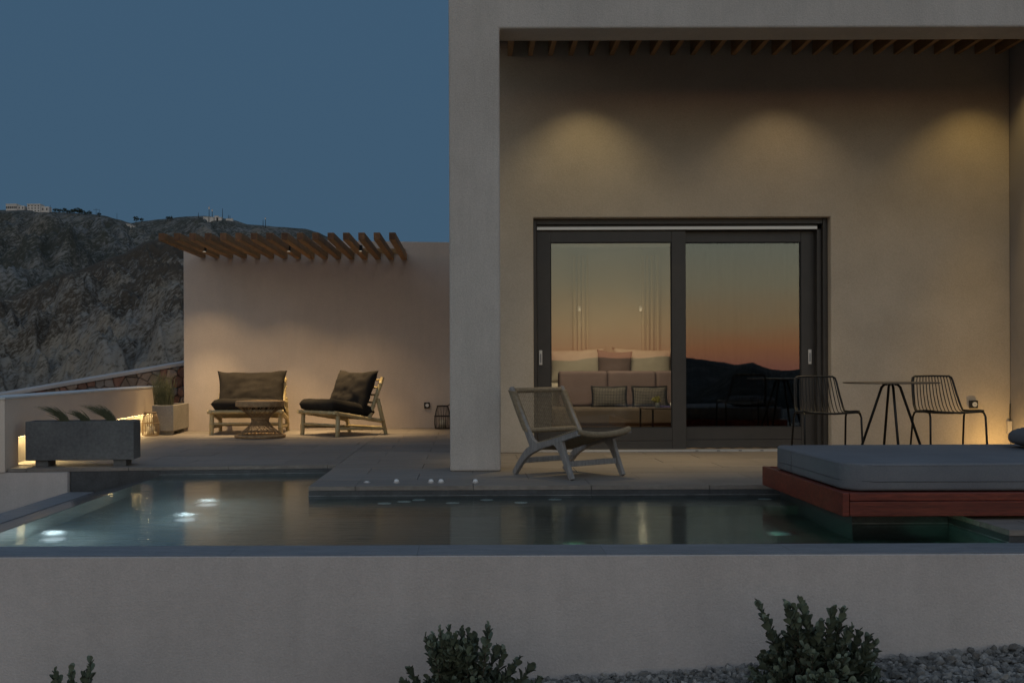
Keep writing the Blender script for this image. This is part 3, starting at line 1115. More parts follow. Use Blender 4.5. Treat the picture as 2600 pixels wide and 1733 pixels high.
mb = MB()
mb.prism([(0, -.9), (Lw, -.9), (Lw, wtop(Lw)), (0, wtop(0))], 'y', -.3, 0)
obj('mortar', mb.xf(Mw), MORTAR, sw, world=True)
mb = MB()
mb.prism([(-.02, wtop(0)), (Lw, wtop(Lw)), (Lw, wtop(Lw) + .05), (-.02, wtop(0) + .05)], 'y', -.32, .05)
obj('wall_cap', mb.xf(Mw), STUCCO_W, sw, world=True, bevel=.01)
seeds = []
for i in range(32):
    for j in range(8):
        s_, z_ = (i + .5 + rnd.uniform(-.36, .36) + .5 * (j % 2)) * .125, -.05 + (j + .5 + rnd.uniform(-.32, .32)) * .13
        if z_ < wtop(s_) + .05 and s_ < 4.0:
            seeds.append((s_, z_))
RED = [pmat('rubble_stone_%s' % n_, a_, b_, 9, .9, .6, 40, .01, rand=.3) for n_, a_, b_ in
       (('grey', (.17, .145, .13), (.25, .21, .19)), ('tan', (.21, .15, .115), (.28, .205, .16)), ('rust', (.17, .085, .065), (.24, .13, .095)))]
for s_, z_ in seeds:
    near = sorted(seeds, key=lambda q: (q[0] - s_) ** 2 + (q[1] - z_) ** 2)[1:15]
    pl = [((s_ + q[0]) / 2, (z_ + q[1]) / 2, s_ - q[0], z_ - q[1]) for q in near] + [(0, wtop(0), -.165, -1), (0, 0, 1, 0)]
    q = clip([(s_ - .3, z_ - .3), (s_ + .3, z_ - .3), (s_ + .3, z_ + .3), (s_ - .3, z_ + .3)], pl)
    q = inset(q, rnd.uniform(.002, .006)) if len(q) > 2 else []
    if len(q) < 3 or area(q) < .0012:
        continue
    q2 = inset(q, .012)
    d = rnd.uniform(.012, .04)
    mb = MB()
    n_ = len(q)
    cx, cz = sum(p[0] for p in q) / n_, sum(p[1] for p in q) / n_
    v = [(p[0], -.02, p[1]) for p in q] + [(p[0], d * .6, p[1]) for p in q] + [(cx + (p[0] - cx) * .8, d * rnd.uniform(.85, 1.2), cz + (p[1] - cz) * .8) for p in q] + [(cx, d * 1.15, cz)]
    f = [(i, (i + 1) % n_, n_ + (i + 1) % n_, n_ + i) for i in range(n_)] + [(n_ + i, n_ + (i + 1) % n_, 2 * n_ + (i + 1) % n_, 2 * n_ + i) for i in range(n_)] + \
        [(2 * n_ + i, 2 * n_ + (i + 1) % n_, 3 * n_) for i in range(n_)]
    mb.add(v, f)
    obj('stone', mb.xf(Mw), rnd.choice((RED[0], RED[0], RED[1], RED[1], RED[2])), sw, world=True)

# ------------------------------------------------------------------ daybed over the water
db = thing('daybed', 'red timber daybed with thick grey mattress over the pool', 'daybed', (3.1, 6.8, .018))
boxo('frame_board', (2.09, 2.128, 5.951, 7.58, .020, .152), REDWOOD, db, bevel=.004)
boxo('frame_board', (2.131, 4.3, 5.953, 5.99, .107, .151), REDWOOD, db, bevel=.004)
boxo('frame_board', (2.131, 4.3, 5.953, 5.99, .020, .104), REDWOOD, db, bevel=.004)
boxo('frame_board', (2.131, 4.3, 7.54, 7.578, .020, .151), REDWOOD, db, bevel=.004)
boxo('deck_board', (2.131, 4.3, 5.993, 7.537, .100, .146), REDWOOD, db)
mb = MB()


def mat_fn(z0, z1, x0, x1, y0, y1, r, n=10):
    pass


def rbox(mb, x0, x1, y0, y1, z0, z1, rc, rt, nc=8, nt=5):
    """cushion block: rounded vertical corners (rc) and rounded top/bottom edges (rt)"""
    rings = []
    for k in range(nt + 1):
        a = k / nt * math.pi / 2
        rings.append((rt * (1 - math.sin(a)), z0 + rt * (1 - math.cos(a))))
    rings = [(i_, z_) for i_, z_ in rings]
    prof = rings + [(i_, z1 - (z_ - z0)) for i_, z_ in rings[::-1]]
    base = len(mb.v)
    cnt = 4 * (nc + 1)
    for ins, z in prof:
        for ci, (cx, cy, a0) in enumerate(((x1 - rc, y0 + rc, -90), (x1 - rc, y1 - rc, 0), (x0 + rc, y1 - rc, 90), (x0 + rc, y0 + rc, 180))):
            for k in range(nc + 1):
                a = R(a0 + 90 * k / nc)
                rr = rc - ins
                mb.v.append((cx + rr * math.cos(a), cy + rr * math.sin(a), z + .005 * noise.noise(Vector((cx * 3 + 2 * math.cos(a), cy * 3 + 2 * math.sin(a), z * 9)))))
    for i in range(len(prof) - 1):
        for j in range(cnt):
            j2 = (j + 1) % cnt
            mb.f.append((base + i * cnt + j, base + i * cnt + j2, base + (i + 1) * cnt + j2, base + (i + 1) * cnt + j))
    mb.f.append(tuple(base + j for j in range(cnt))[::-1])
    mb.f.append(tuple(base + (len(prof) - 1) * cnt + j for j in range(cnt)))


rbox(mb, 2.137, 4.28, 6.03, 7.50, .152, .310, .15, .018)
mt = obj('mattress', mb, MATT, db, 'auto', world=True)


def seam(z, r=.004, x0=2.137, x1=4.28, y0=6.03, y1=7.50, rc=.16):
    p = []
    for cx, cy, a0 in ((x1 - rc, y0 + rc, -90), (x1 - rc, y1 - rc, 0), (x0 + rc, y1 - rc, 90), (x0 + rc, y0 + rc, 180)):
        for k in range(9):
            a = R(a0 + 90 * k / 8)
            p.append((cx + rc * math.cos(a), cy + rc * math.sin(a), z + .002 * math.sin(k * 2.1)))
    q = MB()
    q.tube(p, r, 6, closed=True)
    return q


obj('piping', seam(.208), MATT_D, mt, True, world=True)
obj('piping', seam(.298, .002), MATT, mt, True, world=True)
mb = MB()
mb.tube([(2.1365, 7.05, .17), (2.1365, 7.05, .30)], .003, 6)
obj('seam', mb, MATT_D, mt, True, world=True)
bo = thing('bolster', 'rounded dark grey bolster pillow on the right end of the daybed', 'pillow', (3.95, 7.02, .310))
mb = MB()
pr = []
for k in range(15):
    t = k / 14
    pr.append((max(.003, (1 - abs(2 * t - 1) ** 5) ** .5), (t - .5) * .62))
mb.lathe(pr, 32)
mb.xf(Matrix.Translation((0, 0, .062)) @ Matrix.Rotation(R(90), 4, 'X'))
for i_, p in enumerate(mb.v):
    zz = p[2] - .062
    xx = p[0]
    k_ = (abs(xx) ** 2.8 + abs(zz) ** 2.8) ** (1 / 2.8) or 1
    k_ = math.hypot(xx, zz) / k_
    mb.v[i_] = (xx * k_ * .31, p[1], .064 + zz * k_ * (.082 if zz > 0 else .064))
obj('cover', mb, MATT_D, bo, True)

# ------------------------------------------------------------------ rope lounge chair
lc = thing('lounge_chair', 'weathered teak lounge chair with woven rope seat and open woven back', 'chair', (.773, 8.06, .001), R(37.5))


def ribbon(path, widths, x0, x1):
    L, Rr = [], []
    for i, p in enumerate(path):
        a, b = path[max(i - 1, 0)], path[min(i + 1, len(path) - 1)]
        d = Vector((b[0] - a[0], b[1] - a[1])).normalized()
        n_ = Vector((-d.y, d.x)) * widths[i] / 2
        L.append((p[0] + n_.x, p[1] + n_.y))
        Rr.append((p[0] - n_.x, p[1] - n_.y))
    mb = MB()
    k = len(path)
    v = [(x, q[0], q[1]) for x in (x0, x1) for q in L + Rr]
    f = []
    for i in range(k - 1):
        f += [(i, i + 1, k + i + 1, k + i), (2 * k + i, 2 * k + k + i, 2 * k + k + i + 1, 2 * k + i + 1),
              (i, 2 * k + i, 2 * k + i + 1, i + 1), (k + i, k + i + 1, 3 * k + i + 1, 3 * k + i)]
    f += [(0, k, 3 * k, 2 * k), (k - 1, 3 * k - 1, 4 * k - 1, 2 * k - 1)]
    mb.add(v, f)
    return mb


RAIL = [(-.065, .362), (.02, .338), (.12, .308), (.25, .272), (.36, .245), (.44, .222), (.51, .188), (.57, .138), (.63, .072), (.683, .004)]
RW = [.040, .042, .044, .046, .052, .066, .064, .054, .046, .042]
POST = [(.425, .222), (.475, .275), (.53, .36), (.60, .475), (.665, .59), (.725, .698)]
PW = [.10, .062, .048, .042, .038, .034]
LEG = [(.16, .295), (.135, .255), (.105, .20), (.07, .125), (.035, .055), (.008, .004)]
LW = [.11, .078, .058, .048, .042, .038]
CW = .585
for x0 in (0, CW - .038):
    s_ = obj('side_frame', ribbon(RAIL, RW, x0, x0 + .038), TEAK, lc, bevel=.005)
    obj('back_post', ribbon(POST, PW, x0 + .002, x0 + .036), TEAK, lc, bevel=.005)
    obj('front_leg', ribbon(LEG, LW, x0 + .0015, x0 + .0365), TEAK, lc, bevel=.005)
for y, z, w in ((.075, .118, .03), (.58, .115, .028)):
    mb = MB()
    mb.box(.037, CW - .037, y - w / 2, y + w / 2, z - .021, z + .021)
    obj('stretcher', mb, TEAK, lc, bevel=.004)


def pos_on(path, t):
    L = [math.dist(a, b) for a, b in zip(path, path[1:])]
    d = t * sum(L)
    for (a, b), l in zip(zip(path, path[1:]), L):
        if d <= l:
            return a[0] + (b[0] - a[0]) * d / l, a[1] + (b[1] - a[1]) * d / l
        d -= l
    return path[-1]


wb = MB()
NV, NH = 25, 30
bn = Vector((0, -.87, .49))


def backp(u, v, off):
    y, z = pos_on(POST, .30 + v * .66)
    sag = .014 * (1 - (2 * u - 1) ** 2)
    return (.038 + u * (CW - .076), y + sag + bn.y * off, z + bn.z * off)


for i in range(NV):
    u = (i + .5) / NV
    wb.tube([backp(u, j / NH, .0045 * (1 if (i + j) % 2 else -1)) for j in range(NH + 1)], .0027, 4, cap=False)
for j in range(NH):
    v = (j + .5) / NH
    wb.tube([backp(i / NV, v, .0045 * (-1 if (i + j) % 2 else 1)) for i in range(NV + 1)], .0022, 4, cap=False)
obj('woven_back', wb, ROPE, lc, True, kind='stuff', recalc=False)
wr_ = MB()
for k in range(38):                         # rope turned round the posts
    t = .30 + k / 37 * .64
    y, z = pos_on(POST, t)
    for x0 in (-.002, CW - .036):
        wr_.tube([(x0 - .004, y + .022, z + .004), (x0 + .042, y + .022, z + .004), (x0 + .042, y - .022, z - .004), (x0 - .004, y - .022, z - .004)], .0055, 5, closed=True)
for v_, r_ in ((0, .016), (.985, .017)):     # rope-wrapped top and bottom bars
    for k in range(44):
        u = (k + .5) / 44
        p = backp(u, v_, 0)
        wr_.tube([(p[0], p[1] + r_ * math.cos(a), p[2] + r_ * math.sin(a)) for a in [q * math.pi / 4 for q in range(8)]], .0062, 5, closed=True)
obj('rope_wrapping', wr_, ROPE, lc, True, kind='stuff', recalc=False)
ws = MB()


def seatp(u, v, off):
    y, z = pos_on(RAIL[:6], .02 + v * .93)
    sag = .055 * (1 - (2 * u - 1) ** 2) ** .8 * (.65 + .35 * v)
    return (.012 + u * (CW - .024), y, z + .028 - sag + off)


NU, NW = 34, 44
for i in range(NU + 1):
    ws.tube([seatp(i / NU, j / NW, .005 * (1 if (i + j) % 2 else -1)) for j in range(NW + 1)], .0066, 4, cap=False)
for j in range(NW + 1):
    ws.tube([seatp(i / NU, j / NW, .005 * (-1 if (i + j) % 2 else 1)) for i in range(NU + 1)], .0052, 4, cap=False)
for k in range(46):
    u = (k + .5) / 46
    p = seatp(u, 0, -.012)
    ws.tube([(p[0], p[1] + .019 * math.cos(a), p[2] + .019 * math.sin(a)) for a in [q * math.pi / 4 for q in range(8)]], .0068, 5, closed=True)
obj('woven_seat', ws, ROPE, lc, True, kind='stuff', recalc=False)


# ------------------------------------------------------------------ black wire chairs and round table
def wire_chair(loc, rz, lab):
    t = thing('wire_chair', lab, 'chair', loc, rz, 'black wire chairs by the round table')
    W, r = .235, .0095
    fr = MB()
    back = [(-W * .93, .38, .455), (-W * .92, .42, .50), (-W * .87, .47, .60), (-W * .81, .515, .72), (-W * .77, .525, .752), (-W * .68, .528, .765)]
    loop = back + [(0, .532, .768)] + [(-x, y, z) for x, y, z in back[::-1]]
    seat = [(W * 1.02, .30, .452), (W * 1.02, .12, .462), (W * .98, .03, .462), (W * .86, 0, .458), (0, -.012, .446), (-W * .86, 0, .458), (-W * .98, .03, .462), (-W * 1.02, .12, .462), (-W * 1.02, .30, .452)]
    fr.tube(loop + seat, r, 8, closed=True)
    obj('frame', fr, BLACKM, t, True)
    for sx in (-1, 1):
        for pts in ([(W * 1.02, .22, .450), (W * 1.03, .10, .452), (W * 1.03, .045, .445), (W * 1.045, .02, .41), (W * 1.08, -.005, 0)],
                    [(W * 1.02, .20, .450), (W * 1.0, .32, .446), (W * .99, .37, .436), (W * 1.0, .395, .40), (W * 1.05, .45, 0)]):
            q = MB()
            q.tube([(sx * x, y, z) for x, y, z in pts], r, 8)
            obj('leg', q, BLACKM, t, True)
    for i in range(13):
        u = (i + .5) / 13 * 2 - 1
        dish = .016 * (1 - u * u)
        x = u * W * .94
        q = MB()
        q.tube([(x * .80, .529, .764), (x * .85, .52, .72), (x * .91, .477 + dish, .60), (x * .96, .435 + dish, .50), (x * .97, .405, .462 - dish), (x * .98, .36, .445 - dish), (x, .2, .447 - dish), (x, .06, .455 - dish * .7), (x, -.004 + .012 * abs(u) ** 3, .452)], .0045, 5, cap=False)
        obj('rod', q, BLACKM, t, True)
    return t


wire_chair((3.185, 9.28, .001), R(-1), 'black wire chair on the left of the round table, overlapping the door frame')
wire_chair((4.315, 9.36, .001), R(1), 'black wire chair on the right of the round table, near the wall socket')
rt = thing('round_table', 'slim round table with dark top on four thin splayed legs', 'table', (3.70, 9.32, .001))
mb = MB()
mb.lathe([(.385, .708), (.400, .712), (.400, .718), (.397, .7205)], 64)
obj('tabletop', mb, pmat('dark_table_top', (.055, .045, .038), (.075, .062, .052), 6, .45), rt, 'auto')
for k in range(4):
    a = R(-8 + 90 * k)
    ca, sa = math.cos(a), math.sin(a)
    q = MB()
    q.tube([(.03 * ca, .03 * sa, .701), (.055 * ca, .055 * sa, .699), (.078 * ca, .078 * sa, .675), (.30 * ca, .30 * sa, 0)], .0115, 10)
    obj('leg', q, BLACKM, rt, True)


def socket(loc, lab, s=.04):
    t = thing('wall_socket', lab, 'socket', loc)
    mb = MB()
    mb.box(-s, s, -.035, -.001, -s, s)
    obj('housing', mb, BLACKP, t, bevel=.006)
    mb = MB()
    mb.lathe([(.024, 0), (.024, .006), (.019, .006), (.018, .002), (.003, .002)], 20)
    mb.xf(Matrix.Translation((.004, -.034, 0)) @ Matrix.Rotation(R(90), 4, 'X'))
    f_ = obj('face', mb, WHITEP, t, 'auto')
    for dx in (-.008, .008):
        mb = MB()
        mb.lathe([(.003, 0), (.003, .004)], 8)
        mb.xf(Matrix.Translation((.004 + dx, -.0385, 0)) @ Matrix.Rotation(R(90), 4, 'X'))
        obj('pin_hole', mb, BLACKP, f_)
    return t


socket((5.07, 10.70, .475), 'black square socket with white round face by the right wire chair')
socket((-.60, wallY(-.60), .325), 'black square socket on the terrace wall beside the dark lantern', .042)
cb = thing('cable_box', 'small vertical trunking box at the foot of the right corner', 'box', (5.425, 10.69, .18))
mb = MB()
mb.box(-.022, .022, -.03, .009, 0, .125)
obj('housing', mb, STUCCO, cb, bevel=.003)
mb = MB()
mb.tube([(.008, -.012, .125), (.008, -.011, .20), (.012, -.01, .30)], .006, 6)
obj('conduit', mb, BLACKP, cb, True)


# ------------------------------------------------------------------ bamboo lounge chairs
def cane(parent, name, a, b, r=.022, n=10, seedv=0):
    a, b = Vector(a), Vector(b)
    L = (b - a).length
    g = random.Random(seedv + int(L * 1000))
    pts, rs = [a], [r * .96]
    d = g.uniform(.05, .14)
    while d < L - .03:
        for o, k in ((-.012, 1.0), (-.005, 1.14), (.0, 1.04), (.005, 1.13), (.013, .99)):
            pts.append(a + (b - a) * ((d + o) / L) + Vector((g.uniform(-1, 1), g.uniform(-1, 1), g.uniform(-1, 1))) * r * .035)
            rs.append(r * k)
        d += g.uniform(.13, .19)
    pts.append(b)
    rs.append(r * .95)
    q = MB()
    q.tube(pts, rs, n)
    return obj(name, q, BAMBOO, parent, 'auto')


def bamboo_chair(loc, rz, w, lab, seed):
    t = thing('bamboo_chair', lab, 'chair', loc, rz, 'bamboo lounge chairs on the terrace')
    w2 = w / 2
    for s in (-1, 1):
        x = s * (w2 - .03)
        cane(t, 'front_leg', (x, .03, 0), (x * .99, .045, .275), .030, seedv=seed + s)
        cane(t, 'side_rail', (x * 1.02, -.03, .302), (x * 1.02, .80, .165), .026, seedv=seed + 3 * s)
        cane(t, 'back_post', (x * .93, .565, .20), (x * .95, .80, .735), .027, seedv=seed + 5 * s)
        cane(t, 'rear_leg', (x * 1.0, .70, .46), (x * 1.03, .83, 0), .027, seedv=seed + 7 * s)
        cane(t, 'stretcher', (x, .05, .10), (x * 1.02, .80, .075), .019, seedv=seed + 9 * s)
    cane(t, 'front_rail', (-w2 - .015, .0, .296), (w2 + .015, .0, .296), .026, seedv=seed)
    cane(t, 'cross_rail', (-w2 + .03, .045, .14), (w2 - .03, .045, .14), .016, seedv=seed + 11)
    cane(t, 'cross_rail', (-w2 + .03, .80, .085), (w2 - .03, .80, .085), .016, seedv=seed + 13)
    cane(t, 'cross_rail', (-w2 + .02, .62, .205), (w2 - .02, .62, .205), .018, seedv=seed + 14)
    for k in range(6):
        y = .09 + k * .085
        cane(t, 'seat_slat', (-w2 + .02, y, .300 - y * .165), (w2 - .02, y, .300 - y * .165), .013, 8, seed + 20 + k)
    for k in range(5):
        f = .22 + k * .18
        cane(t, 'back_slat', (-w2 + .02, .565 + .235 * f, .20 + .535 * f), (w2 - .02, .565 + .235 * f, .20 + .535 * f), .013, 8, seed + 40 + k)
    c = pillow('seat_cushion', w * .95, .72, .17, CUSH, t, 20, 18, .012, 9, .008, seed)
    c.location = (0, .315, .345)
    c.rotation_euler = (R(90 - 9.4), 0, 0)
    c = pillow('back_cushion', w * .99, .62, .25, CUSH, t, 26, 22, .10, 2.7, .022, seed + 2)
    c.location = (0, .565, .545)
    c.rotation_euler = (R(-24), 0, R(1))
    return t


bamboo_chair((-2.90, 13.82, .001), R(4), .95, 'wide bamboo lounge chair facing the pool, behind the rattan table', 3)
bamboo_chair((-1.925, 13.53, .001), R(-44), .78, 'bamboo lounge chair turned sideways, its dark cushion leaning on open slats', 71)

# ------------------------------------------------------------------ rattan table
ra = thing('rattan_table', 'hourglass rattan side table with twisted cane rods', 'table', (-2.60, 13.25, .001))
mb = MB()
mb.lathe([(.27, .385), (.300, .39), (.303, .43), (.300, .452), (.285, .457), (.0, .457)], 48, cap=False)
obj('tabletop', mb, RATTAN, ra, 'auto')
mb = MB()
mb.lathe([(.30, .0), (.315, .012), (.315, .03), (.30, .042), (.27, .035), (.27, .005)], 48, cap=False)
obj('base_ring', mb, RATTAN, ra, 'auto')
for fam, tw_, n_, r0 in (('rod', 137, 32, .285), ('rod', -134, 18, .272)):
    q = MB()
    for k in range(n_):
        a0 = 2 * math.pi * k / n_
        a1 = a0 + R(tw_)
        q.tube([(r0 * math.cos(a0), r0 * math.sin(a0), .03), (r0 * math.cos(a1), r0 * math.sin(a1), .39)], .0034, 5, cap=False)
    obj('rod', q, RATTAN, ra, True, kind='stuff', recalc=False)
mb = MB()
mb.tube([(.108 * math.cos(a), .108 * math.sin(a), .21) for a in [q * math.pi / 14 for q in range(28)]], .006, 6, closed=True)
obj('waist_ring', mb, RATTAN, ra, True)


# ------------------------------------------------------------------ lanterns
def lantern(loc, lab, s=1.0, mat_=DARKCANE, dark=False):
    t = thing('lantern', lab, 'lantern', loc, R(15), 'cane lanterns on the terrace')
    prof = [(.098, 0), (.108, .06), (.106, .14), (.092, .22), (.070, .295)]
    q = MB()
    for k in range(26):
        a = 2 * math.pi * k / 26
        q.tube([(r * s * math.cos(a), r * s * math.sin(a), z * s) for r, z in prof], .0036 * s, 5)
    obj('cage', q, mat_, t, True, kind='stuff')
    for r, z, w in ((.098, .006, .006), (.109, .165, .006), (.070, .297, .009)):
        q = MB()
        q.tube([(r * s * math.cos(b * math.pi / 16), r * s * math.sin(b * math.pi / 16), z * s) for b in range(32)], w * s, 6, closed=True)
        obj('hoop', q, mat_, t, True)
    q = MB()
    q.lathe([(.09 * s, .004), (.09 * s, .012)], 24)
    obj('base_plate', q, mat_, t, 'auto')
    q = MB()
    q.tube([(.070 * s * math.cos(b), 0, (.30 + .0 + .05 * math.sin(b) * (0 if not dark else .6)) * s) for b in [k * math.pi / 10 for k in range(11)]] if not dark else
           [(.06 * s, 0, .30 * s), (.10 * s, -.01, .318 * s), (.15 * s, -.01, .30 * s), (.19 * s, 0, .27 * s)], .006 * s, 6)
    obj('handle', q, mat_, t, True)
    q = MB()
    q.lathe([(.048 * s, .013), (.05 * s, .12 * s), (.046 * s, .12 * s), (.044 * s, .02)], 20)
    c = obj('candle_jar', q, pmat('jar_glass', (.35, .33, .28), rough=.15), t, True)
    q = MB()
    q.lathe([(.036 * s, .02), (.036 * s, .085 * s)], 18)
    obj('candle', q, LINEN, c, 'auto')
    return t


lantern((-4.09, 13.66, .001), 'small cane lantern with candle on the floor beside the tall-grass planter', 1.0, pmat('pale_cane', (.22, .15, .08), (.30, .21, .12), 30, .6))
lantern((-.37, 15.02, .001), 'dark cane lantern against the terrace wall, half hidden by the portico pillar', 1.08, pmat('black_cane', (.02, .014, .012), rough=.6), True)


# ------------------------------------------------------------------ planters and grasses
def planter(loc, rz, L, W, zb, zt, lab, CONC=CONC):
    t = thing('planter', lab, 'planter', loc, rz, 'concrete trough planters')
    mb = MB()
    x, y, k = L / 2, W / 2, .022
    o = [(-x, -y), (x, -y), (x, y), (-x, y)]
    i_ = [(-x + k, -y + k), (x - k, -y + k), (x - k, y - k), (-x + k, y - k)]
    v = [(*p, zb) for p in o] + [(*p, zt) for p in o] + [(*p, zt) for p in i_] + [(*p, zt - .06) for p in i_]
    f = [(3, 2, 1, 0)]
    for a in range(4):
        b = (a + 1) % 4
        f += [(a, b, 4 + b, 4 + a), (4 + a, 4 + b, 8 + b, 8 + a), (8 + a, 8 + b, 12 + b, 12 + a)]
    f.append((12, 13, 14, 15))
    mb.add(v, f)
    obj('trough', mb, CONC, t, bevel=.005, segs=3)
    mb = MB()
    mb.grid(20, 8, lambda a, b: ((a - .5) * (L - .05), (b - .5) * (W - .05), zt - .028 + .008 * fbm(Vector((a * 12, b * 5, zt)), 3)))
    obj('soil', mb, SOIL, t, recalc=False)
    for sx in (-1, 1):
        mb = MB()
        c = sx * (x - .13)
        mb.box(c - .055, c + .055, -y + .03, y - .03, 0, zb - .001)
        obj('foot', mb, CONC, t, bevel=.003)
    return t


def grass(loc, n_, h, lean, spread, lab, wind=.8, width=.0022):
    t = thing('grass_tuft', lab, 'grass tuft', loc, 0, 'feather grass tufts in the planters')
    q = MB()
    for k in range(n_):
        a = rnd.uniform(0, 6.28)
        r = spread * rnd.random() ** .5
        b = Vector((r * math.cos(a), r * math.sin(a) * .7, 0))
        hh = h * rnd.uniform(.55, 1.1)
        w = wind * rnd.uniform(.55, 1.35)
        d = Vector((lean * w + rnd.uniform(-.18, .18), rnd.uniform(-.2, .2), 0)) * hh
        pts = [b + d * (u ** 1.7) + Vector((0, 0, hh * (u - .28 * abs(lean) * u * u))) for u in (0, .3, .6, .85, 1)]
        q.tube(pts, [width, width, width * .8, width * .55, width * .2], 3, cap=False)
    obj('blades', q, GRASSM, t, True, recalc=False)
    return t


planter((-3.452, 9.54, .001), R(5.3), .93, .29, .055, .398, 'large dark concrete trough planter with three windblown grasses by the pool corner')
planter((-3.99, 14.25, .001), R(93), .95, .27, .05, .385, 'warm lit concrete trough planter end-on against the terrace wall', pmat('lit_concrete', (.24, .215, .185), (.30, .275, .24), 3, .85, .3, 45, .004, fine=(40, .12)))  # glow of the light strip put into a lighter, warmer concrete colour
for k, (x, y, n_, h, lab) in enumerate(((-3.60, 9.50, 130, .20, 'leftmost of the three windblown grass tufts in the large planter'),
                                       (-3.42, 9.53, 100, .165, 'smaller middle grass tuft of the three in the large planter'),
                                       (-3.20, 9.56, 190, .215, 'fullest grass tuft at the right end of the large planter'))):
    grass((x, y, .365), n_, h, -.85, .04, lab, 1.0)
grass((-4.03, 14.05, .35), 240, .44, -.05, .13, 'tall upright grass in the trough planter beside the terrace wall', .4, .003)


# ------------------------------------------------------------------ shrubs in front of the pool wall
def leaf_mesh(L, W, fold):
    mb = MB()
    st = [(0, .06), (.2, .45), (.45, .9), (.68, 1), (.86, .78), (1, .22)]
    v = []
    for t, w in st:
        z = fold * math.sin(t * 2.4) * L * .35
        v += [(-W / 2 * w, t * L, z + W * .16 * w), (0, t * L, z), (W / 2 * w, t * L, z + W * .16 * w)]
    f = []
    for i in range(len(st) - 1):
        f += [(3 * i, 3 * i + 1, 3 * i + 4, 3 * i + 3), (3 * i + 1, 3 * i + 2, 3 * i + 5, 3 * i + 4)]
    n_ = len(v)
    v += [(x, y, z - .0016) for x, y, z in v]
    f += [tuple(q + n_ for q in ff[::-1]) for ff in f]
    mb.add(v, f)
    return mb


LEAFMB = [leaf_mesh(.052, .031, .35), leaf_mesh(.046, .030, .15), leaf_mesh(.040, .025, .5)]
LEAVES = [mesh('leaf', q, LEAFG, True) for q in LEAFMB]


def shrub(loc, stems, lab, group='thick leaved shrubs along the pool wall', limit=300, vis=None):
    """stems: (base offset xy, tip offset xyz, leaf start 0..1, number of leaves)"""
    t = thing('shrub', lab, 'shrub', loc, 0, group)
    wood = MB()
    items = []
    for (bx, by), tip, ls, n_ in stems:
        b, tp = Vector((bx, by, 0)), Vector(tip)
        mid = (b + tp) / 2 + Vector((rnd.uniform(-.03, .03), rnd.uniform(-.03, .03), .05 * (tp - b).length))
        pts = [b * (1 - u) ** 2 + mid * 2 * u * (1 - u) + tp * u * u for u in (0, .2, .4, .6, .8, 1)]
        wood.tube(pts, [.006, .0055, .005, .0042, .0034, .0022], 5)
        ph = rnd.uniform(0, 6)
        for k in range(n_):
            u = ls + (1 - ls) * (k + .5) / n_
            p = b * (1 - u) ** 2 + mid * 2 * u * (1 - u) + tp * u * u
            d = ((mid - b) * (1 - u) + (tp - mid) * u).normalized()
            ph += 2.4 + rnd.uniform(-.3, .3)
            a = d.cross(Vector((0, 0, 1)) if abs(d.z) < .95 else Vector((1, 0, 0))).normalized()
            c = d.cross(a)
            out = a * math.cos(ph) + c * math.sin(ph)
            open_ = 1.15 - .75 * (k / n_)
            yv = (d * (1.05 - open_ * .55) + out * open_ + Vector((0, 0, .25))).normalized()
            xv = yv.cross(d if abs(yv.dot(d)) < .97 else out).normalized()
            zv = xv.cross(yv)
            s = rnd.uniform(.8, 1.25) * (1.0 if k < n_ - 3 else .7)
            M = Matrix(((xv.x, yv.x, zv.x, p.x), (xv.y, yv.y, zv.y, p.y), (xv.z, yv.z, zv.z, p.z), (0, 0, 0, 1))) @ Matrix.Rotation(rnd.uniform(-.5, .5), 4, 'Y') @ Matrix.Scale(s, 4)
            items.append((M, rnd.randrange(3)))
    obj('stems', wood, STEM, t, True)
    items.sort(key=lambda q: q[0].translation.y * .7 - q[0].translation.z * .5)
    rest = MB()
    for i_, (M, k) in enumerate(items):
        if i_ < limit:
            o = link('leaf', LEAVES[k], t)
            o.matrix_local = M
        else:
            rest.add([M @ Vector(p) for p in LEAFMB[k].v], LEAFMB[k].f)
    if rest.v:
        obj('leaf', rest, LEAFG, t, True, kind='stuff')
    return t


def dome(n_, rx, ry, hz, z0, leaves, ls=.45):
    out = []
    for k in range(n_):
        a = rnd.uniform(0, 6.28)
        r = rnd.random() ** .5
        x, y = rx * r * math.cos(a), ry * r * math.sin(a)
        z = z0 + (hz - z0) * (1 - r ** 2.2) * rnd.uniform(.75, 1.05)
        out.append(((x * .25, y * .25), (x, y, z), ls, leaves))
    return out


rnd = random.Random(21)
st = dome(130, .32, .24, .31, .06, 13)
for x, tx, tz in ((-.14, -.235, .43), (-.15, -.215, .37), (-.09, -.135, .44), (-.08, -.12, .43), (-.07, -.095, .425), (-.05, -.075, .36), (-.02, -.045, .45), (-.01, -.03, .37), (.02, .02, .36), (.05, .075, .43),
                  (.06, .09, .36), (.09, .135, .405), (.11, .15, .34), (.15, .21, .30), (.17, .235, .29), (.19, .255, .27), (.20, .30, .21)):
    st.append(((x * .4, -.02), (tx, rnd.uniform(-.06, .06), tz), .42, 26))
shrub((1.545, 4.78, -.645), st, 'bushy thick leaved shrub with tall upright shoots, beside the gravel')
rnd = random.Random(34)
st = dome(100, .27, .22, .30, .08, 13)
for k in range(30):
    x = -.17 + .21 * k / 29
    st.append(((x * .4, rnd.uniform(-.04, .02)), (x + rnd.uniform(-.015, .015), rnd.uniform(-.10, .07), .475 - 3.2 * (x + .07) ** 2 - rnd.uniform(0, .10)), .40, 22))
for x, tx, tz in ((.06, .105, .475), (.07, .10, .40), (.09, .14, .36), (.12, .17, .34), (.15, .24, .31), (.16, .21, .29), (.18, .30, .27), (.2, .33, .22), (-.18, -.25, .27), (-.19, -.27, .22)):
    st.append(((x * .4, -.02), (tx, rnd.uniform(-.06, .06), tz), .42, 22))
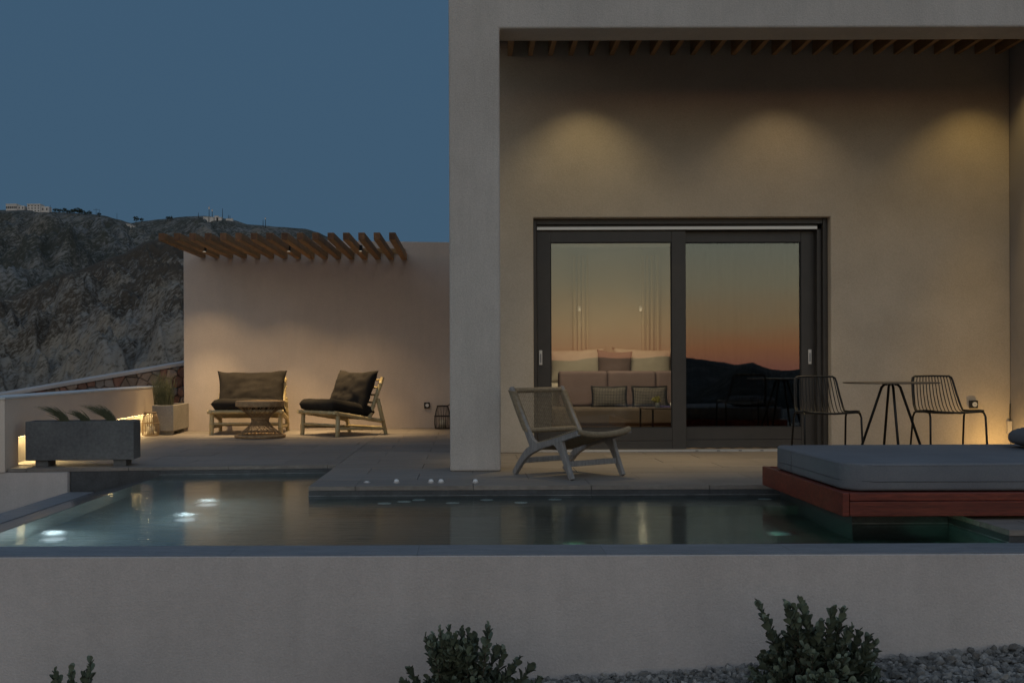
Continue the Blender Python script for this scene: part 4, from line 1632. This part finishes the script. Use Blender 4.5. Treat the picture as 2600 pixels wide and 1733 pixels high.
shrub((-.02, 4.78, -.765), st, 'thick leaved shrub in the middle, below the portico pillar')
rnd = random.Random(5)
st = []
for x, tz in ((-.10, .46), (-.03, .47), (.025, .44), (.05, .505), (-.14, .38), (.08, .36), (.0, .36), (.06, .47), (-.04, .44), (-.09, .43)):
    st.append(((x * .4, 0), (x, rnd.uniform(-.05, .05), tz), .4, 22))
shrub((-1.77, 4.78, -.965), st, 'small thick leaved shrub, only its shoot tips showing on the left')
st = dome(16, .16, .12, .55, .25, 12, .4)
shrub((-3.86, 8.62, -.9), st, 'dark shrub tips at the foot of the white wall end')

# ------------------------------------------------------------------ far ridge: houses, masts, trees
def at(u, v, Y):
    a, e = px_slope(u, v)
    return Vector((a * Y, Y, EYE + e * Y))


def far_house(u0, u1, vt, vb, lab, floors, bays, wing):
    Y = 885
    p0, p1, pt = at(u0, vb, Y), at(u1, vb, Y), at(u0, vt, Y)
    W, H = p1.x - p0.x, pt.z - p0.z
    t = thing('far_house', lab, 'house', (p0.x, Y, p0.z), 0, 'houses on the ridge')
    mb = MB()
    mb.box(0, W * .62, 0, 9, -3, H)
    obj('wall', mb, HOUSEW, t)
    mb = MB()
    mb.box(W * .622, W, 1.5, 8, -3, H * wing)
    obj('wing', mb, HOUSEW, t)
    mb = MB()
    mb.box(-.3, W * .62 + .3, -.3, 9.3, H, H + .5)
    obj('roof', mb, HOUSEW, t)
    for f_ in range(floors):
        for b_ in range(bays):
            x, z = W * .62 * (b_ + .5) / bays, H * (f_ + .25) / floors
            mb = MB()
            mb.box(x - .55, x + .55, -.12, .1, z, z + H / floors * .42)
            obj('window', mb, HOUSED, t)
    for b_ in range(2):
        x = W * (.62 + .38 * (b_ + .5) / 2)
        mb = MB()
        mb.box(x - .5, x + .5, 1.38, 1.6, H * wing * .35, H * wing * .75)
        obj('window', mb, HOUSED, t)
    return t


far_house(15, 60, 519, 533, 'long low house at the left end of the ridge', 1, 6, .8)
far_house(69, 122, 519, 538, 'pale multi storey house on the ridge, right of the low house', 3, 4, .75)
far_house(310, 345, 570, 580, 'small flat house in the saddle of the ridge', 1, 3, .7)
for k, (u, v0, v1) in enumerate(((531, 557, 524), (539, 557, 531), (565, 557, 529), (504, 549, 540), (668, 572, 558), (674, 574, 552), (580, 558, 546), (584, 558, 547), (128, 537, 521), (244, 546, 529), (253, 546, 532), (297, 556, 541))):
    p, q = at(u, v0, 885), at(u, v1, 885)
    h = q.z - p.z
    lab = ('tallest antenna mast in the cluster on the summit', 'second mast just right of the tallest antenna mast', 'thin lone mast right of the white summit sheds', 'short mast left of the summit cluster', 'short mast on the right shoulder of the ridge',
           'taller mast on the right shoulder of the ridge', 'left post of the stubby mast pair on the summit', 'right post of the stubby mast pair on the summit', 'thin pole beside the multi storey house', 'utility pole with crossbar on the ridge, left one',
           'utility pole right of the crossbar pole on the ridge', 'thin pole above the saddle of the ridge')[k]
    t = thing('radio_mast' if k < 8 else 'utility_pole', lab, 'mast' if k < 8 else 'pole', tuple(p), 0, 'masts and poles on the ridge')
    mb = MB()
    mb.tube([(0, 0, -3), (0, 0, h)], [.35, .16] if k < 8 else [.17, .12], 6)
    obj('mast', mb, BLACKM, t)
    if k in (0, 1, 5):
        mb = MB()
        mb.tube([(0, -.2, h * .78), (0, -.2, h * .96)], .55, 8)
        obj('antenna', mb, HOUSEW, t)
    if k == 9:
        mb = MB()
        mb.box(-2.4, 2.4, -.1, .1, h * .8, h * .84)
        obj('crossbar', mb, BLACKM, t)
for k, (u, v, w, h) in enumerate(((524, 562, 8, 3.5), (536, 561, 7, 3), (549, 561, 5, 4), (556, 562, 7, 3.2), (582, 563, 9, 2.4))):
    p = at(u, v, 878)
    t = thing('shed', ('leftmost white equipment shed on the summit', 'white shed under the second mast', 'tall narrow white shed on the summit', 'white shed right of the narrow one', 'low white shed at the right of the summit')[k], 'shed', tuple(p), 0, 'equipment sheds on the summit')
    mb = MB()
    mb.box(-w / 3.3, w / 3.3, 0, 3, -2, h)
    obj('wall', mb, HOUSEW, t)
    mb = MB()
    mb.box(-w / 3.3 - .2, w / 3.3 + .2, -.2, 3.2, h, h + .3)
    obj('roof', mb, HOUSEW, t)
TREELAB = ['wide dark bush third from the multi storey house on the ridge', 'low bush between the wide bush and the round tree cluster', 'small round tree starting the dark tree cluster on the ridge',
           'dark tree left of the two largest round ridge trees', 'largest round tree of the cluster on the ridge', 'round tree just right of the largest ridge tree', 'tiny bush right of the round ridge trees',
           'flat topped bush last before the utility poles', 'bush at the foot of the utility poles', 'bush right beside the multi storey house', 'second bush from the multi storey house on the ridge', 'dark tree on the small knoll right of the saddle',
           'low bush just right of the saddle knoll tree', 'left of two tiny bushes on the slope below the summit', 'right of two tiny bushes on the slope below the summit']
for k, (u, v, s) in enumerate(((163, 539, 2.4), (172, 540, 1.6), (178, 541, 1.6), (188, 541, 2.6), (199, 541, 2.8), (208, 542, 2.2), (218, 544, 1.5), (227, 544, 1.9), (251, 547, 1.6), (140, 538, 2.0), (150, 538, 1.7), (345, 562, 2.6), (360, 561, 1.6), (425, 556, 1.4), (433, 556, 1.6))):
    p = at(u, v, 880)
    t = thing('ridge_tree', TREELAB[k], 'tree', tuple(p), 0, 'small trees on the ridge line')
    mb = MB()
    mb.tube([(0, 0, -2), (0, 0, s * .5)], .2, 5)
    obj('trunk', mb, STEM, t)
    mb = MB()
    for i_ in range(70):
        d = Vector((rnd.gauss(0, 1), rnd.gauss(0, 1), rnd.gauss(0, .8)))
        d = d.normalized() * rnd.random() ** .4 * s
        c_ = Vector((d.x * 1.15, d.y, s * .75 + d.z * .75))
        r_ = s * rnd.uniform(.16, .3)
        M = Matrix.Translation(c_) @ Matrix.Rotation(rnd.uniform(0, 6), 4, Vector((rnd.random(), rnd.random(), .3))) @ Matrix.Scale(r_, 4)
        mb.add([M @ v_ for v_ in ((-1, 0, 0), (1, -.3, .2), (.3, 1, -.2), (-.2, .3, 1))] if 0 else [M @ Vector(v_) for v_ in ((-1, 0, 0), (1, -.3, .2), (.3, 1, -.2), (-.2, .3, 1))], [(0, 1, 2), (0, 1, 3), (1, 2, 3), (0, 2, 3)])
    obj('crown', mb, TREED, t)
